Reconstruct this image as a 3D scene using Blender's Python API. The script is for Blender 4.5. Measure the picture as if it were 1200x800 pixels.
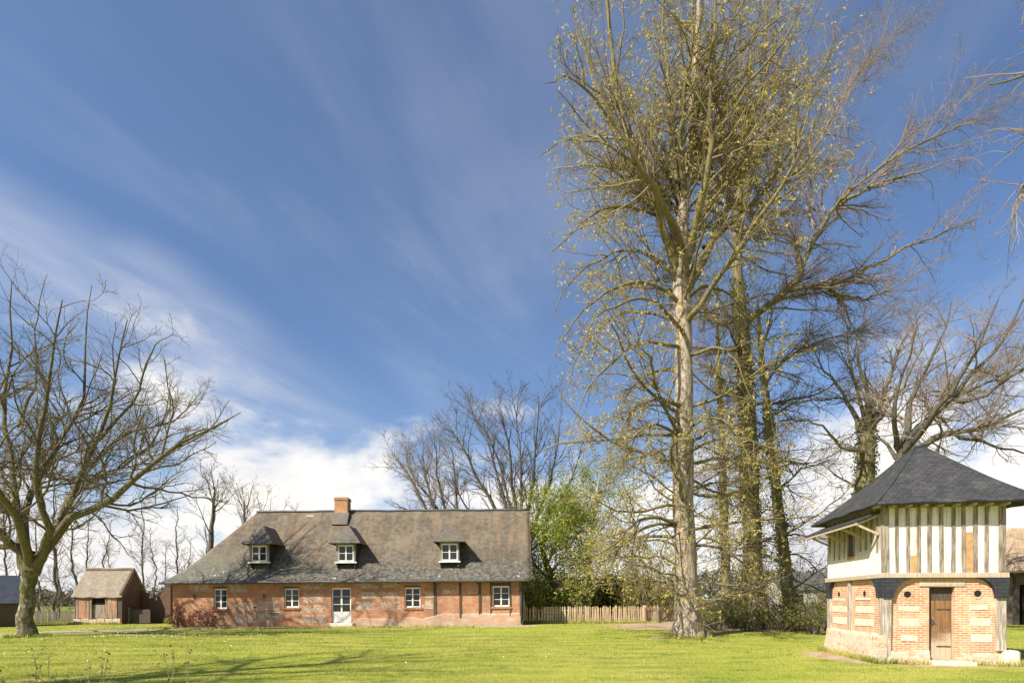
import bpy, bmesh, math, random
import numpy as np
from mathutils import Vector, Matrix

for o in list(bpy.data.objects): bpy.data.objects.remove(o)
S = bpy.context.scene
COL = S.collection
R = math.radians
rng = np.random.default_rng(7)

# ------------------------------------------------------------------ camera, sun, sky, exposure
CH, FP = 1.6, 667.0                       # eye height, focal length in pixels of the 1200 px wide photograph
cam = bpy.data.cameras.new('camera'); camo = bpy.data.objects.new('camera', cam); COL.objects.link(camo)
cam.sensor_width = 36; cam.lens = 20.0; cam.shift_y = 0.2525
cam.clip_start = 0.1; cam.clip_end = 6000
camo.location = (0, 0, CH); camo.rotation_euler = (R(90), 0, 0)
S.camera = camo
SUN_EL, SUN_AZ = R(43), R(232)            # azimuth clockwise from +Y
sv = Vector((math.sin(SUN_AZ)*math.cos(SUN_EL), math.cos(SUN_AZ)*math.cos(SUN_EL), math.sin(SUN_EL)))
sl = bpy.data.lights.new('sun', 'SUN'); sl.energy = 5.0; sl.angle = R(0.5); sl.color = (1.0, 0.94, 0.83)
so = bpy.data.objects.new('sun', sl); COL.objects.link(so); so.rotation_euler = sv.to_track_quat('Z', 'Y').to_euler()
so.location = (-20, -20, 40)
S.view_settings.view_transform = 'Standard'; S.view_settings.look = 'None'
S.view_settings.gamma = 1; S.view_settings.use_curve_mapping = False
S.view_settings.exposure = 0.86
S.cycles.max_bounces = 6; S.cycles.transparent_max_bounces = 8

class NT:
    """tiny node-tree helper"""
    def __init__(s, tree): s.t = tree; s.n = tree.nodes; s.l = tree.links
    def new(s, typ, **kw):
        nd = s.n.new(typ)
        for k, v in kw.items():
            if k.startswith('i_'):
                key = k[2:]; key = int(key) if key.isdigit() else key.replace('_', ' ')
                s.set(nd.inputs[key], v)
            else: setattr(nd, k, v)
        return nd
    def set(s, sock, v):
        if isinstance(v, bpy.types.NodeSocket): s.l.new(v, sock)
        elif isinstance(v, bpy.types.Node): s.l.new(v.outputs[0], sock)
        else:
            if sock.type == 'RGBA' and len(v) == 3: v = (*v, 1)
            sock.default_value = v
    def m(s, op, a, b=None, c=None, clamp=False):
        nd = s.n.new('ShaderNodeMath'); nd.operation = op; nd.use_clamp = clamp
        for i, v in enumerate((a, b, c)):
            if v is not None: s.set(nd.inputs[i], v)
        return nd.outputs[0]
    def mix(s, f, a, b, bt='MIX'):
        nd = s.n.new('ShaderNodeMix'); nd.data_type = 'RGBA'; nd.blend_type = bt
        s.set(nd.inputs[0], f); s.set(nd.inputs[6], a); s.set(nd.inputs[7], b)
        return nd.outputs[2]
    def noise(s, vec, scale, detail=4, rough=.55, dist=0.0):
        nd = s.n.new('ShaderNodeTexNoise')
        s.set(nd.inputs['Scale'], scale); s.set(nd.inputs['Detail'], detail); s.set(nd.inputs['Roughness'], rough); s.set(nd.inputs['Distortion'], dist)
        if vec is not None: s.set(nd.inputs['Vector'], vec)
        return nd.outputs[0]
    def step(s, v, a, b, lo=0.0, hi=1.0):
        nd = s.n.new('ShaderNodeMapRange'); nd.interpolation_type = 'SMOOTHSTEP'
        for i, x in enumerate((v, a, b, lo, hi)): s.set(nd.inputs[i], x)
        return nd.outputs[0]
    def mapping(s, vec, scale=(1, 1, 1), rot=(0, 0, 0), loc=(0, 0, 0)):
        nd = s.n.new('ShaderNodeMapping'); s.set(nd.inputs['Vector'], vec)
        nd.inputs['Scale'].default_value = scale; nd.inputs['Rotation'].default_value = rot; nd.inputs['Location'].default_value = loc
        return nd.outputs[0]

W = bpy.data.worlds.new('World'); S.world = W; W.use_nodes = True
nt = NT(W.node_tree); nt.n.clear()
sky = nt.new('ShaderNodeTexSky', sky_type='NISHITA', sun_disc=False, sun_elevation=SUN_EL, sun_rotation=SUN_AZ, air_density=1.0, dust_density=0.6, ozone_density=2.2)
tc = nt.new('ShaderNodeTexCoord').outputs['Generated']
sp = nt.new('ShaderNodeSeparateXYZ', i_0=tc)
dx, dy, dz = sp.outputs
hz = nt.m('SQRT', nt.m('ADD', nt.m('MULTIPLY', dx, dx), nt.m('MULTIPLY', dy, dy)))
tanel = nt.m('DIVIDE', dz, nt.m('MAXIMUM', hz, .001))
az = nt.m('ARCTAN2', dx, dy)
# cirrus on a high plane, combed along one wind direction
den = nt.m('MAXIMUM', nt.m('ADD', dz, .02), .02)
px_ = nt.m('DIVIDE', dx, den); py_ = nt.m('DIVIDE', dy, den)
pl = nt.new('ShaderNodeCombineXYZ', i_0=px_, i_1=py_).outputs[0]
WD = R(-15)
c1 = nt.noise(nt.mapping(pl, (1.0, .42, 1), (0, 0, 0), (3.1, 1.7, 0)), 1.0, 3, .5, .9)
pr = nt.new('ShaderNodeMapping'); nt.set(pr.inputs['Vector'], pl); pr.inputs['Rotation'].default_value = (0, 0, R(22))
c2 = nt.noise(nt.mapping(pr.outputs[0], (1.9, .62, 1), (0, 0, 0), (7.3, 2.2, 0)), 1.0, 6, .6, .6)
c3 = nt.noise(nt.mapping(pr.outputs[0], (6, 1.3, 1)), 1.0, 4, .6, .3)
cir = nt.m('MULTIPLY', nt.step(c1, .40, .68), nt.step(nt.m('ADD', c2, nt.m('MULTIPLY', nt.m('SUBTRACT', c3, .5), .35)), .36, .70))
cir = nt.m('ADD', nt.m('MULTIPLY', cir, .20), nt.m('MULTIPLY', nt.step(c1, .25, .75), .06))
# one stronger band running up to the left above the walnut:  tan(el) against azimuth
u_ = nt.m('DIVIDE', dx, nt.m('MAXIMUM', dy, .05)); v_ = nt.m('DIVIDE', dz, nt.m('MAXIMUM', dy, .05))
wob = nt.noise(tc, 2.2, 4, .55)
line = nt.m('ADD', v_, nt.m('ADD', nt.m('MULTIPLY', u_, .56), nt.m('MULTIPLY', nt.m('SUBTRACT', wob, .5), .22)))   # ~ const along the band
bandc = nt.m('MULTIPLY', nt.step(line, .30, .17), nt.step(line, -.03, .13))
bandm = nt.m('MULTIPLY', nt.m('MULTIPLY', bandc, nt.step(u_, -.05, -.75)), nt.step(c2, .15, .6))
bandm = nt.m('MULTIPLY', bandm, .33)
# low bank of cumulus, higher on the left
n1 = nt.noise(nt.mapping(tc, (1, 1, 1.9), (0, 0, 0), (.35, .1, .0)), 3.6, 7, .56, .25)
n2 = nt.noise(nt.mapping(tc, (1, 1, 1.5), (0, 0, 0), (4, 2, 1)), 11, 5, .6)
top = nt.m('ADD', .25, nt.m('MULTIPLY', nt.step(az, -.30, -.62), .02))
hgt = nt.m('SUBTRACT', top, tanel)
dens = nt.m('ADD', nt.m('MULTIPLY', hgt, 2.3), nt.m('ADD', nt.m('MULTIPLY', nt.m('SUBTRACT', n1, .47), 2.6), nt.m('MULTIPLY', nt.m('SUBTRACT', n2, .5), .35)))
cum = nt.step(dens, -.08, .52)
cum = nt.m('MULTIPLY', cum, nt.step(tanel, .52, .36))
shade_n = nt.noise(nt.mapping(tc, (1, 1, 2.4), (0, 0, 0), (1.3, 5, 2)), 5.5, 5, .55)
CB = 0.062
ccol = nt.mix(nt.step(nt.m('ADD', shade_n, nt.m('MULTIPLY', tanel, .8)), .42, .68), (7.4, 7.4, 7.8), (9.8, 9.45, 9.0))
skyc = nt.mix(1.0, sky.outputs[0], (1.10, 1.20, 1.36), 'MULTIPLY')
c = nt.mix(cir, skyc, (5.6, 6.1, 7.4))
c = nt.mix(bandm, c, (8.6, 8.6, 8.9))
c = nt.mix(cum, c, ccol)
bg = nt.new('ShaderNodeBackground', i_Strength=CB); nt.set(bg.inputs['Color'], c)
wo = nt.new('ShaderNodeOutputWorld'); nt.l.new(bg.outputs[0], wo.inputs[0])
W.cycles.sampling_method = 'MANUAL'; W.cycles.sample_map_resolution = 512

# ------------------------------------------------------------------ object helpers
def tag(o, label=None, cat=None, group=None, kind=None):
    if label: o['label'] = label
    if cat: o['category'] = cat
    if group: o['group'] = group
    if kind: o['kind'] = kind
    return o
def empty(name, loc, label, cat, group=None, rz=0.0):
    o = bpy.data.objects.new(name, None); COL.objects.link(o)
    o.location = loc; o.rotation_euler = (0, 0, rz); o.empty_display_size = .3
    return tag(o, label, cat, group)
def np_mesh(name, V, F, mat, parent=None, smooth=False):
    """V (n,3) floats, F (m,k) ints with a fixed k, or a list of such arrays"""
    Fs = [f for f in (F if isinstance(F, list) else [F]) if len(f)]
    me = bpy.data.meshes.new(name)
    V = np.asarray(V, np.float32)
    me.vertices.add(len(V)); me.vertices.foreach_set('co', V.ravel())
    tot = np.concatenate([np.full(len(f), f.shape[1]) for f in Fs]); idx = np.concatenate([np.asarray(f).ravel() for f in Fs])
    st = np.concatenate([[0], np.cumsum(tot)[:-1]])
    me.loops.add(len(idx)); me.loops.foreach_set('vertex_index', idx.astype(np.int32))
    me.polygons.add(len(tot)); me.polygons.foreach_set('loop_start', st.astype(np.int32)); me.polygons.foreach_set('loop_total', tot.astype(np.int32))
    if smooth: me.polygons.foreach_set('use_smooth', np.ones(len(tot), bool))
    me.update(calc_edges=True); me.validate()
    me.materials.append(mat)
    o = bpy.data.objects.new(name, me); COL.objects.link(o)
    if parent: o.parent = parent
    return o

class MB:
    def __init__(s): s.v = []; s.f = []
    def add(s, vs, fs):
        b = len(s.v); s.v += [tuple(v) for v in vs]; s.f += [[b+i for i in f] for f in fs]; return s
    def box(s, x0, x1, y0, y1, z0, z1, j=0.0):
        vs = [(x, y, z) for x in (x0, x1) for y in (y0, y1) for z in (z0, z1)]
        if j: vs = [tuple(c + random.uniform(-j, j) for c in v) for v in vs]
        return s.add(vs, [(0, 1, 3, 2), (4, 6, 7, 5), (0, 4, 5, 1), (2, 3, 7, 6), (0, 2, 6, 4), (1, 5, 7, 3)])
    def prism(s, poly, axis, a, b):
        """poly: 2-D outline in the two other axes, extruded a..b along axis"""
        n = len(poly)
        def p(q, w): return {'x': (w, q[0], q[1]), 'y': (q[0], w, q[1]), 'z': (q[0], q[1], w)}[axis]
        vs = [p(q, a) for q in poly] + [p(q, b) for q in poly]
        return s.add(vs, [list(range(n)), list(range(2*n-1, n-1, -1))] + [(i, n+i, n+(i+1) % n, (i+1) % n) for i in range(n)])
    def tube(s, pts, rads, k=8, caps=True):
        pts = [Vector(p) for p in pts]; rads = rads if hasattr(rads, '__len__') else [rads]*len(pts)
        vs = []; u = None
        for i, p in enumerate(pts):
            t = (pts[min(i+1, len(pts)-1)] - pts[max(i-1, 0)]).normalized()
            if u is None: u = t.orthogonal().normalized()
            u = (u - t*u.dot(t)).normalized(); w = t.cross(u)
            vs += [p + (u*math.cos(2*math.pi*j/k) + w*math.sin(2*math.pi*j/k))*rads[i] for j in range(k)]
        n = len(pts); fs = [(i*k+j, i*k+(j+1) % k, (i+1)*k+(j+1) % k, (i+1)*k+j) for i in range(n-1) for j in range(k)]
        if caps: fs += [list(range(k-1, -1, -1)), list(range((n-1)*k, n*k))]
        return s.add(vs, fs)
    def beam(s, a, b, w, d, up=(0, 0, 1)):
        a, b = Vector(a), Vector(b); t = (b-a).normalized(); u = Vector(up); sd = t.cross(u)
        if sd.length < 1e-4: sd = t.cross(Vector((0, 1, 0)))
        sd.normalize(); u = sd.cross(t)
        vs = [p + sd*(x*w/2) + u*(y*d/2) for p in (a, b) for x, y in ((-1, -1), (1, -1), (1, 1), (-1, 1))]
        return s.add(vs, [(3, 2, 1, 0), (4, 5, 6, 7), (0, 1, 5, 4), (1, 2, 6, 5), (2, 3, 7, 6), (3, 0, 4, 7)])
    def build(s, name, mat, parent=None, bevel=0.0, smooth=False, merge=False):
        me = bpy.data.meshes.new(name); me.from_pydata(s.v, [], s.f); me.update()
        bm = bmesh.new(); bm.from_mesh(me)
        if merge: bmesh.ops.remove_doubles(bm, verts=bm.verts, dist=.002)
        bmesh.ops.recalc_face_normals(bm, faces=bm.faces); bm.to_mesh(me); bm.free()
        if smooth:
            for p in me.polygons: p.use_smooth = True
        me.materials.append(mat)
        o = bpy.data.objects.new(name, me); COL.objects.link(o)
        if parent: o.parent = parent
        if bevel:
            b = o.modifiers.new('bevel', 'BEVEL'); b.width = bevel; b.segments = 1; b.limit_method = 'ANGLE'
        return o

def W3(px, py, Y):                         # a photograph pixel at depth Y, as a point in the place
    return Vector(((px-600)/FP*Y, Y, CH + (703-py)/FP*Y))
def sstep(x, a, b):
    t = np.clip((np.asarray(x, float)-a)/(b-a), 0, 1); return t*t*(3-2*t)
def gz(x, y):                              # the lie of the land
    x = np.asarray(x, float); y = np.asarray(y, float)
    z = .0073*np.clip(x+20, 0, 28)*sstep(y, 22, 33)
    z = z + .03*np.sin(x*.21+1.3)*np.sin(y*.17+.4)*sstep(y, 2, 10)*(1-sstep(y, 27, 32)*(1-sstep(y, 60, 90)))
    z = z + sstep(y, 60, 400)*1.5*np.sin(x*.006+y*.004)
    return z

# ------------------------------------------------------------------ materials
def mat(name, rough=.85, spec=.3):
    m = bpy.data.materials.new(name); m.use_nodes = True
    n = NT(m.node_tree); b = m.node_tree.nodes['Principled BSDF']
    b.inputs['Roughness'].default_value = rough; b.inputs['Specular IOR Level'].default_value = spec
    return m, n, b
def bump(n, b, h, strength=.5, dist=.02):
    bp = n.new('ShaderNodeBump'); n.set(bp.inputs['Height'], h); bp.inputs['Strength'].default_value = strength; bp.inputs['Distance'].default_value = dist
    n.l.new(bp.outputs[0], b.inputs['Normal'])
def obj_co(n): return n.new('ShaderNodeTexCoord').outputs['Object']
def wall_uv(n):
    """metres along and up an axis-aligned wall, in the object's own space"""
    t = n.new('ShaderNodeTexCoord'); p = n.new('ShaderNodeSeparateXYZ', i_0=t.outputs['Object']); q = n.new('ShaderNodeSeparateXYZ', i_0=t.outputs['Normal'])
    side = n.m('GREATER_THAN', n.m('ABSOLUTE', q.outputs[0]), .6)
    u = n.m('ADD', n.m('MULTIPLY', p.outputs[0], n.m('SUBTRACT', 1.0, side)), n.m('MULTIPLY', p.outputs[1], side))
    return n.new('ShaderNodeCombineXYZ', i_0=u, i_1=p.outputs[2]).outputs[0], t.outputs['Object']

def simple(name, c1, c2, scale=8, rough=.8, bumpy=.3, stretch=(1, 1, 1), spec=.3, detail=5, lo=.3, hi=.7):
    m, n, b = mat(name, rough, spec); co = n.mapping(obj_co(n), stretch)
    f = n.noise(co, scale, detail, .6)
    n.set(b.inputs['Base Color'], n.mix(n.step(f, lo, hi), c1, c2))
    if bumpy: bump(n, b, n.noise(co, scale*3, 4, .6), bumpy, .01)
    return m

def brick_mat(name, cA, cB, mortar, dirt, bw=.225, bh=.072, mw=.011, dirt_amt=.55, pale=(.5, .42, .32), pale_amt=.3):
    m, n, b = mat(name, .9, .2); uv, oc = wall_uv(n)
    wv = n.mix(.012, uv, n.new('ShaderNodeTexNoise', i_Vector=uv, i_Scale=1.3).outputs[1], 'ADD')
    br = n.new('ShaderNodeTexBrick', i_Vector=wv, i_Color1=(*cA, 1), i_Color2=(*cB, 1), i_Mortar=(*mortar, 1), i_Scale=1.0, i_Mortar_Size=mw, i_Mortar_Smooth=.3, i_Brick_Width=bw, i_Row_Height=bh, i_Bias=-.1)
    f1 = n.noise(oc, .55, 5, .6); f2 = n.noise(oc, 2.3, 5, .65); f3 = n.noise(oc, 14, 3, .6)
    c = n.mix(n.m('MULTIPLY', n.step(f2, .45, .66), pale_amt), br.outputs[0], pale)
    c = n.mix(n.m('MULTIPLY', n.step(f1, .48, .66), dirt_amt), c, dirt)
    c = n.mix(n.step(f3, .2, .8, 0, .28), c, (.9, .85, .8), 'MULTIPLY')
    n.set(b.inputs['Base Color'], c)
    bump(n, b, n.m('ADD', n.m('MULTIPLY', br.outputs[1], -1.0), n.m('MULTIPLY', f3, .5)), .6, .012)
    return m

M = {}
M['brick_house'] = brick_mat('brick_house', (.51, .19, .085), (.34, .115, .052), (.46, .33, .22), (.25, .16, .10), pale=(.54, .36, .22), pale_amt=.6, dirt_amt=.75)
M['brick_dove'] = brick_mat('brick_dove', (.60, .25, .11), (.44, .15, .07), (.64, .51, .38), (.44, .30, .19), pale=(.68, .52, .35), pale_amt=.8, dirt_amt=.45, mw=.012, bw=.2, bh=.058)
M['brick_dark_shaded'] = brick_mat('brick_dark_shaded', (.15, .075, .05), (.10, .055, .04), (.12, .095, .075), (.05, .04, .032), pale=(.17, .12, .085), pale_amt=.4)  # brick darkened so the shade on the shed gable sits in its colour
M['flint'] = None
def flint():
    m, n, b = mat('flint', .75, .35); uv, oc = wall_uv(n)
    v = n.new('ShaderNodeTexVoronoi', i_Vector=uv, i_Scale=8.5); v2 = n.new('ShaderNodeTexVoronoi', i_Vector=uv, i_Scale=8.5, feature='DISTANCE_TO_EDGE')
    hs = n.new('ShaderNodeSeparateXYZ', i_0=v.outputs['Color'])
    c = n.mix(hs.outputs[0], (.34, .265, .185), (.56, .45, .32)); c = n.mix(n.step(hs.outputs[1], .5, .6), c, (.46, .20, .10)); c = n.mix(n.step(n.noise(oc, 2.8, 4, .6), .46, .6, 0, .8), c, (.48, .23, .12))
    c = n.mix(n.step(v2.outputs[0], .12, .04), c, (.50, .42, .33))
    c = n.mix(n.step(n.noise(oc, 1.4, 4), .45, .75, 0, .6), c, (.22, .17, .12))
    n.set(b.inputs['Base Color'], c); bump(n, b, v2.outputs[0], .6, .03); return m
M['flint'] = flint()
M['plinth'] = brick_mat('plinth', (.52, .33, .21), (.44, .24, .145), (.50, .38, .28), (.28, .20, .14), pale=(.55, .43, .32), pale_amt=.85)
M['limestone'] = simple('limestone', (.70, .62, .49), (.56, .46, .33), 5, .9, .5)
def rubble():
    m, n, b = mat('rubble', .9, .2); uv, oc = wall_uv(n)
    wv = n.mapping(n.mix(.05, uv, n.new('ShaderNodeTexNoise', i_Vector=uv, i_Scale=4.0).outputs[1], 'ADD'), (6.5, 12, 1))
    v = n.new('ShaderNodeTexVoronoi', i_Vector=wv, i_Scale=1.0); v2 = n.new('ShaderNodeTexVoronoi', i_Vector=wv, i_Scale=1.0, feature='DISTANCE_TO_EDGE'); hs = n.new('ShaderNodeSeparateXYZ', i_0=v.outputs['Color'])
    c = n.mix(hs.outputs[0], (.56, .46, .34), (.45, .34, .235)); c = n.mix(n.step(hs.outputs[1], .72, .8), c, (.50, .27, .145)); c = n.mix(n.step(v2.outputs[0], .10, .03), c, (.50, .40, .30))
    c = n.mix(n.step(n.noise(oc, 2.2, 5, .65), .45, .7, 0, .6), c, (.60, .50, .38)); c = n.mix(n.step(n.noise(oc, 5, 5, .7), .55, .75, 0, .5), c, (.30, .23, .16))
    n.set(b.inputs['Base Color'], c); bump(n, b, n.m('ADD', v2.outputs[0], n.m('MULTIPLY', n.noise(oc, 18, 4, .6), .4)), .6, .03); return m
M['rubble'] = rubble()
M['dark_timber'] = simple('dark_timber', (.060, .045, .035), (.11, .082, .06), 6, .85, .5, (6, 6, .6))
M['grey_timber'] = simple('grey_timber', (.36, .30, .235), (.15, .115, .085), 5, .85, .6, (5, 5, .5), lo=.36, hi=.64)
M['silver_timber'] = simple('silver_timber', (.52, .46, .38), (.27, .215, .165), 5, .85, .6, (6, 6, .5), lo=.34, hi=.6)
M['pale_timber'] = simple('pale_timber', (.50, .42, .32), (.38, .30, .21), 5, .85, .6, (5, 5, .7))
M['white_paint'] = simple('white_paint', (.78, .77, .73), (.70, .68, .63), 4, .5, .1)
def glass():
    m, n, b = mat('window_glass', .04, .5)
    n.set(b.inputs['Base Color'], n.mix(n.noise(obj_co(n), 1.2, 2), (.012, .014, .016), (.03, .033, .035))); return m
M['glass'] = glass()
M['zinc'] = simple('zinc', (.055, .055, .058), (.09, .088, .085), 3, .55, .1, spec=.5)
M['render_grey'] = simple('render_grey', (.40, .385, .36), (.32, .30, .27), 2, .9, .2)
M['black_inside'] = simple('black_inside', (.012, .010, .008), (.02, .016, .012), 2, .95, 0)
M['clay'] = simple('clay', (.54, .33, .15), (.38, .21, .09), 6, .95, .6)

def plaster():
    m, n, b = mat('cream_plaster', .92, .15); oc = obj_co(n)
    c = n.mix(n.step(n.noise(oc, 3.2, 5, .65), .35, .7), (.80, .735, .655), (.68, .60, .50))
    st = n.noise(n.mapping(oc, (7, 7, .35)), 1.6, 4, .6)
    c = n.mix(n.step(st, .46, .72, 0, .65), c, (.38, .32, .235)); c = n.mix(n.step(n.noise(oc, 9, 5, .7), .58, .72, 0, .5), c, (.48, .37, .25))
    n.set(b.inputs['Base Color'], c); bump(n, b, n.noise(oc, 25, 4, .6), .35, .012); return m
M['plaster'] = plaster()
def stained_plaster():                     # side plaster: streaked, grey-brown in the upper half
    m, n, b = mat('lime_wash', .92, .15); oc = obj_co(n); z = n.new('ShaderNodeSeparateXYZ', i_0=oc).outputs[2]
    base = n.mix(n.step(n.noise(oc, 3, 5, .6), .3, .7), (.80, .735, .655), (.70, .62, .52))
    st = n.noise(n.mapping(oc, (9, 9, .3)), 1.5, 5, .65)
    up = n.step(n.m('ADD', z, n.m('MULTIPLY', st, .5)), 2.95, 3.35)
    c = n.mix(n.m('MULTIPLY', up, n.step(st, .35, .65, .45, .98)), base, (.33, .29, .21))
    n.set(b.inputs['Base Color'], c); bump(n, b, n.noise(oc, 22, 4, .6), .4, .012); return m
M['lime_wash'] = stained_plaster()

def old_roof():
    m, n, b = mat('old_roof', .88, .2); oc = obj_co(n); s = n.new('ShaderNodeSeparateXYZ', i_0=oc)
    uv = n.new('ShaderNodeCombineXYZ', i_0=s.outputs[0], i_1=n.m('MULTIPLY', s.outputs[2], 1.28)).outputs[0]
    br = n.new('ShaderNodeTexBrick', i_Vector=uv, i_Color1=(1, 1, 1, 1), i_Color2=(.8, .8, .8, 1), i_Mortar=(.6, .6, .6, 1), i_Scale=1.0, i_Mortar_Size=.006, i_Brick_Width=.2, i_Row_Height=.11)
    z = s.outputs[2]
    big = n.noise(n.mapping(oc, (.5, .5, .5)), 1.0, 5, .6); streak = n.noise(n.mapping(oc, (2.2, .5, .25)), 1.0, 5, .6); sm = n.noise(oc, 3.2, 6, .68)
    c = n.mix(n.step(n.m('ADD', sm, n.m('MULTIPLY', n.m('SUBTRACT', big, .5), .8)), .33, .68), (.112, .092, .068), (.205, .165, .118))
    c = n.mix(n.step(streak, .45, .7, 0, .6), c, (.25, .168, .105)); c = n.mix(n.step(n.noise(n.mapping(oc, (3.1, .5, .3), (0, 0, 0), (9, 2, 4)), 1.0, 5, .6), .52, .72, 0, .6), c, (.085, .072, .058))
    # moss and grey growth creep up from the eaves
    low = n.step(n.m('ADD', z, n.m('MULTIPLY', n.m('SUBTRACT', n.noise(oc, .9, 5, .65), .5), 3.2)), 4.9, 3.1)
    g = n.mix(n.step(n.noise(oc, 4.5, 5, .7), .4, .62), (.050, .048, .042), (.165, .155, .128))
    c = n.mix(n.m('MULTIPLY', low, .8), c, g)
    wst = n.step(n.m('ADD', s.outputs[0], n.m('MULTIPLY', big, 5.0)), 9.0, 3.5)
    c = n.mix(n.m('MULTIPLY', n.m('MULTIPLY', wst, n.step(z, 5.6, 3.6)), .5), c, (.17, .175, .135))
    li = n.new('ShaderNodeTexVoronoi', i_Vector=oc, i_Scale=1.5); li2 = n.new('ShaderNodeTexVoronoi', i_Vector=oc, i_Scale=4.0)
    lich = n.step(n.m('ADD', li.outputs[0], n.m('MULTIPLY', sm, .25)), .29, .20); lich2 = n.step(n.m('ADD', li2.outputs[0], n.m('MULTIPLY', sm, .3)), .31, .22)
    lm = n.m('MULTIPLY', n.m('MAXIMUM', lich, lich2), n.step(n.m('ADD', z, n.m('MULTIPLY', big, 2.5)), 5.3, 4.1))
    c = n.mix(n.m('MULTIPLY', lm, .75), c, (.55, .53, .46))
    c = n.mix(.5, c, br.outputs[0], 'MULTIPLY')
    n.set(b.inputs['Base Color'], c); bump(n, b, n.m('ADD', n.m('MULTIPLY', br.outputs[1], -1.0), n.m('MULTIPLY', sm, 1.6)), .55, .025); return m
M['old_roof'] = old_roof()
def slate(name, c1, c2, bw=.22, bh=.12, axis=0, wear=(.24, .23, .21)):
    m, n, b = mat(name, .6, .35); uv, oc = wall_uv(n)
    s = n.new('ShaderNodeSeparateXYZ', i_0=oc); t = n.new('ShaderNodeTexCoord'); q = n.new('ShaderNodeSeparateXYZ', i_0=t.outputs['Normal'])
    side = n.m('GREATER_THAN', n.m('ABSOLUTE', q.outputs[0]), n.m('ABSOLUTE', q.outputs[1]))
    u = n.m('ADD', n.m('MULTIPLY', s.outputs[0], n.m('SUBTRACT', 1.0, side)), n.m('MULTIPLY', s.outputs[1], side))
    uv = n.new('ShaderNodeCombineXYZ', i_0=u, i_1=n.m('MULTIPLY', s.outputs[2], 1.35)).outputs[0]
    br = n.new('ShaderNodeTexBrick', i_Vector=uv, i_Color1=(*c1, 1), i_Color2=(*c2, 1), i_Mortar=(c1[0]*.35, c1[1]*.35, c1[2]*.35, 1), i_Scale=1.0, i_Mortar_Size=.007, i_Brick_Width=bw, i_Row_Height=bh)
    f = n.noise(oc, 2.6, 6, .68); f2 = n.noise(oc, 11, 4, .6)
    c = n.mix(n.step(f, .5, .8, 0, .7), br.outputs[0], wear)
    c = n.mix(n.step(f2, .62, .75, 0, .5), c, wear)
    n.set(b.inputs['Base Color'], c); bump(n, b, n.m('ADD', n.m('MULTIPLY', br.outputs[1], -1.0), n.m('MULTIPLY', f2, .4)), .6, .015); return m
M['slate'] = slate('slate', (.040, .039, .039), (.062, .060, .059), bw=.2, bh=.09, wear=(.13, .122, .11))
M['slate_blue'] = slate('slate_blue', (.035, .042, .06), (.055, .062, .085), wear=(.09, .095, .11))
M['slate_grey'] = slate('slate_grey', (.085, .083, .078), (.12, .115, .105), wear=(.2, .19, .16))
M['slate_warm'] = slate('slate_warm', (.11, .095, .075), (.145, .125, .098), wear=(.21, .185, .145))
M['slate_clad'] = slate('slate_clad', (.030, .032, .037), (.042, .045, .05), .3, .12, wear=(.06, .062, .066))
M['tile'] = slate('clay_tile', (.44, .32, .19), (.35, .24, .14), .24, .16, wear=(.48, .38, .25))
M['tile_old'] = slate('old_tile', (.25, .19, .12), (.17, .125, .08), .2, .11, wear=(.34, .28, .18))

def bark(name, c1, c2, moss, moss_amt, sc=1.0, rough=.9, pale=None):
    m, n, b = mat(name, rough, .15); oc = obj_co(n)
    v = n.mapping(oc, (5*sc, 5*sc, .9*sc))
    f = n.noise(v, 2.2, 6, .65, .4); g = n.noise(oc, 1.1, 5, .65); h = n.noise(oc, 6.5, 4, .6)
    c = n.mix(n.step(f, .34, .62), c1, c2)
    if pale: c = n.mix(n.step(n.noise(oc, 7*sc, 3, .5), .52, .6, 0, .8), c, pale)
    c = n.mix(n.m('MULTIPLY', n.step(n.m('ADD', g, n.m('MULTIPLY', h, .3)), .52, .78), moss_amt), c, moss)
    n.set(b.inputs['Base Color'], c); bump(n, b, n.m('ADD', f, n.m('MULTIPLY', h, .3)), .9, .06); return m
M['bark_plane'] = bark('bark_scaly', (.05, .042, .03), (.20, .17, .115), (.10, .10, .025), .9, pale=(.33, .29, .21))
M['bark_tan'] = bark('bark_tan', (.17, .13, .10), (.46, .375, .295), (.28, .23, .12), .25)
M['bark_olive'] = bark('bark_olive', (.10, .08, .05), (.21, .17, .105), (.24, .20, .06), .6)
M['bark_green'] = bark('bark_green', (.10, .082, .055), (.27, .22, .145), (.20, .185, .055), .7)
M['bark_bough'] = bark('bark_bough', (.075, .062, .046), (.16, .135, .098), (.17, .155, .05), .5)
M['bark_dark'] = bark('bark_dark', (.06, .052, .045), (.13, .112, .09), (.10, .10, .05), .4)
def twigmat(name, c1, c2, moss=None, amt=.5):
    m, n, b = mat(name, .85, .15); oc = obj_co(n); f = n.noise(oc, .8, 4, .6)
    c = n.mix(n.step(f, .35, .65), c1, c2)
    if moss: c = n.mix(n.m('MULTIPLY', n.step(n.noise(oc, 2.3, 4, .6), .45, .65), amt), c, moss)
    n.set(b.inputs['Base Color'], c); return m
M['twig_olive'] = twigmat('twig_olive', (.105, .085, .058), (.175, .142, .095), (.19, .165, .06), .35)
M['twig_gold'] = twigmat('twig_gold', (.15, .12, .078), (.25, .205, .125), (.28, .235, .08), .5)
M['twig_pink'] = twigmat('twig_pink', (.21, .155, .115), (.31, .235, .17), (.19, .15, .085), .5)
M['twig_dark'] = twigmat('twig_dark', (.085, .07, .058), (.15, .118, .092), (.15, .12, .065), .4)
M['twig_grey'] = twigmat('twig_grey', (.17, .135, .11), (.25, .20, .155), (.20, .17, .10), .4)
M['twig_pale'] = twigmat('twig_pale', (.30, .25, .20), (.38, .31, .25))
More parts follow.
